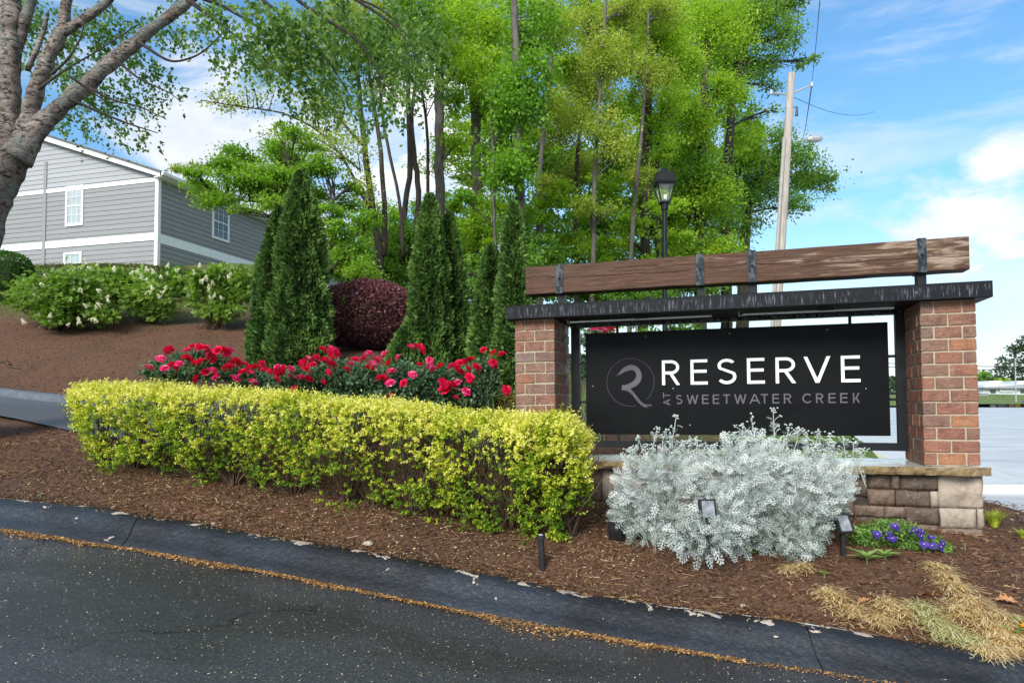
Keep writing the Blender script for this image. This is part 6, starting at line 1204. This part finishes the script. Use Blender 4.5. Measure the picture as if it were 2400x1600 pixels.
m = MB(); m.tube([at(1858, 332, pz) - po, at(1880, 328, pz) - po, at(1895, 326, pz) - po], .025, 6); m.build('lamp_arm', M_steel, pole); m = MB(); m.tube([at(1893, 327, pz) - po, at(1900, 326, pz) - po, at(1918, 325, pz) - po, at(1928, 326, pz) - po], [.05, .11, .12, .03], 10); m.build('street_lamp_head', M_steel, pole)
m = MB(); m.tube([at(1868, 250, pz) - po, at(1867, 272, pz) - po], [.03, .05], 8); m.tube([at(1852, 255, pz) - po, at(1868, 250, pz) - po], .015, 5); m.build('cutout_fuse', M_blackmatt, pole)
def wire(label, a, b, sag=.3, r=.008):
    a = np.array(a); b = np.array(b); q = np.linspace(0, 1, 14)[:, None]; P = a + (b - a) * q; P[:, 2] -= (4 * q * (1 - q) * sag)[:, 0]; m = MB(); m.tube(P - a, r, 5); tag(m.build('power_line', M_wire, None, loc=a), label, 'cable', 'power lines')
wire('power line rising from the right insulator past the crown', at(1903, 193, pz), at(1925, -40, 12), .1); wire('power line from the pole top up through the leaves', at(1856, 172, pz), at(1878, -40, 12), .1); wire('power line from the left insulator up through the leaves', at(1808, 212, pz), at(1822, -40, 12), .1); wire('power line dropping behind the pole from the right insulator', at(1903, 196, pz), at(1880, 330, 60), .3, .02)
wire('upper of two cables crossing the far trees at right', at(2080, 851, 60), at(2600, 856, 60), .2, .03); wire('lower of two cables crossing the far trees at right', at(2080, 859, 60), at(2600, 864, 60), .2, .03); wire('slack cable leaving the pole to the right', at(1856, 226, pz), at(2050, 262, 40), .4, .01)

# ------------------------------------------------------------------ far side of the street
fz = 95.
verge_c = [at(2130, 957, fz), at(2700, 957, fz)]
X, Y = np.meshgrid(np.linspace(20, 260, 40), np.linspace(88, 130, 14), indexing='ij'); sheet('far_verge', X, Y, strz(X, np.full_like(Y, 88)) + .1 + np.clip(Y - 89, 0, 14) * .10 + fbm(X * .3, Y * .3, 5) * .6, M_lawnbase)
def farbox(name, label, cat, px0, px1, py0, py1, Z, dep, mat, group=None):
    a = at(px0, py1, Z); b = at(px1, py0, Z); root = thing(name, label, cat, (a[0], Z, a[2]), group); MB().box((0, 0, -2), (b[0] - a[0], dep, b[2] - a[2])).build('wall', mat, root); return root, b[0] - a[0], b[2] - a[2]
r_, w_, h_ = farbox('warehouse', 'long low white building beyond the street', 'building', 2306, 2700, 901, 931, 118, 14, M_farwhite)
MB().prism([(-.5, h_ * .8), (w_ / 2, h_ * 1.25), (w_ + .5, h_ * .8), (w_ + .5, h_ * .72), (-.5, h_ * .72)], -1, 15).build('roof', M_fargrey, r_)
for px in (2320, 2392, 2425, 2460): m = MB(); x = (px - 2306) / 1600 * 118; m.box((x, -.08, h_ * .32), (x + 1.0, -.03, h_ * .6)); m.build('window', M_glass, r_)
m = MB(); m.box((2.6, -.3, h_ * .42), (5.0, -.12, h_ * 1.02)); m.build('wall_sign', M_farwhite, r_); m = MB()
for i in range(3): m.box((2.9, -.34, h_ * (.55 + .13 * i)), (2.9 + (1.8, 1.4, 1.7)[i], -.305, h_ * (.585 + .13 * i)))
m.build('sign_lines', M_pinkb, r_)
for i in (0, 1):
    m = MB(); x = (2.4, 7.3)[i]; m.box((x, 2, h_ * 1.0), (x + 2.2, 6, h_ * 1.32)); m.build('roof_unit', M_farwhite, r_)
r_, w_, h_ = farbox('shed', 'small grey shed with dark openings left of the warehouse', 'building', 2297, 2318, 921, 941, 104, 6, M_fargrey)
m = MB()
for i in range(3): m.box((.15 + i * .42, -.06, .2), (.45 + i * .42, -.02, h_ * .75))
m.build('window', M_glass, r_); MB().box((-.1, -.2, h_ + .001), (w_ + .1, 6.1, h_ + .12)).build('roof', M_farwhite, r_)
for px0, px1, py0, py1, mt_, lab in ((2321, 2334, 948, 955, M_farwhite, 'plain white roadside sign nearest the pillar'), (2338, 2362, 945, 956, M_fargrey, 'wide grey and navy roadside sign'), (2365, 2377, 946, 955, M_pinkb, 'pink roadside sign beside the yellow one'), (2379, 2392, 946, 954, M_yellow, 'yellow roadside sign between the pink and navy ones'), (2397, 2410, 938, 957, M_navy, 'navy roadside sign at the right edge')):
    a = at(px0, py1, 89.5); b = at(px1, py0, 89.5); root = thing('roadside_sign', lab, 'sign', (a[0], 89.5, a[2]), 'roadside signs'); w_, h_ = b[0] - a[0], b[2] - a[2]; MB().box((0, 0, 0), (w_, .05, h_)).build('panel', mt_, root)
    if mt_ is M_fargrey: m = MB(); m.box((w_ * .75, -.02, h_ * .1), (w_ * .95, -.001, h_ * .8)); m.build('emblem', M_navy, root)
    for x in (.1, w_ - .15): MB().box((x, .051, -.6), (x + .05, .09, h_)).build('leg', M_steel, root)
def fartree(label, blobs, Z, lm, leaf, stems, dens=.8, name='tree', flat=.55): return tree(label, stems, Z, blobs, lm, M_barkdark, leaf, dens, 'trees beyond the street', name, 'tree', flat=flat)
fartree('tall spreading pine beyond the street at the right edge', [(2352, 850, 26, 18, .7), (2378, 815, 24, 14, .6), (2400, 835, 30, 26, .8), (2335, 872, 20, 10, .7), (2375, 868, 34, 16, .9), (2410, 860, 30, 30, 1), (2400, 800, 20, 12, .6)], 130, M_pine, .7, [[(2376, 940, 4), (2378, 830, 3)]])
fartree('round bright green tree just right of the brick pillar', [(2308, 885, 14, 14, 1.2), (2296, 890, 14, 12, 1)], 125, L_mid, .6, [[(2308, 930, 3), (2308, 890, 2)]])
fartree('bright green tree above the warehouse roof', [(2348, 893, 14, 9, 1.1), (2362, 896, 10, 7, 1)], 128, L_bright, .6, [[(2350, 930, 3), (2350, 898, 2)]])
fartree('dark tree seen through the frame beside the right pillar', [(2110, 880, 16, 20, 1.1), (2104, 912, 12, 18, 1), (2095, 900, 12, 20, 1)], 120, M_pine, .6, [[(2106, 950, 3), (2106, 890, 2)]])
VPb = [(x, 900 + rng.uniform(-8, 8), 26, 16, 1.2) for x in range(1950, 2480, 26)] + [(x, 928, 26, 12, 1.0) for x in range(1700, 2200, 26)]
mass('distant_woods', 'low band of distant grey green woods along the skyline', (170, 200), VPb, M_pine, 1.0, 1.2, cat='woods')
mass('verge_shrubs', 'bushy weeds on the verge across the street', (98, 101), [(x, 938 + rng.uniform(-2, 2), 12, 6, 1) for x in range(2300, 2420, 12)], L_yellow, .4, cat='shrubs')
wp = at(2382, 960, 93); m = MB(); m.tube([(0, 0, -.5), (0, 0, 7)], [.1, .06], 6); m.tube([(0, 0, 6.8), (1.2, 0, 7.1)], .05, 5); wpo = thing('street_lamp', 'thin far street lamp in front of the warehouse', 'street lamp', wp); m.build('post', M_fargrey, wpo)
# black kerb nose on the sidewalk side
kn = at(2325, 1152, 9.0); m = MB(); m.prism([(-.35, -.1), (.28, -.1), (.12, .12), (-.35, .12)], 0, .8); ko = tag(m.build('kerb_nose', M_blackmatt, None, loc=kn), None, None, kind='structure')
c = at(2300, 1120, 10); 

print('TRIS', sum(len(o.data.loops) - 2 * len(o.data.polygons) for o in SC.objects if o.type == 'MESH'), 'unique', sum(len(m.loops) - 2 * len(m.polygons) for m in bpy.data.meshes))
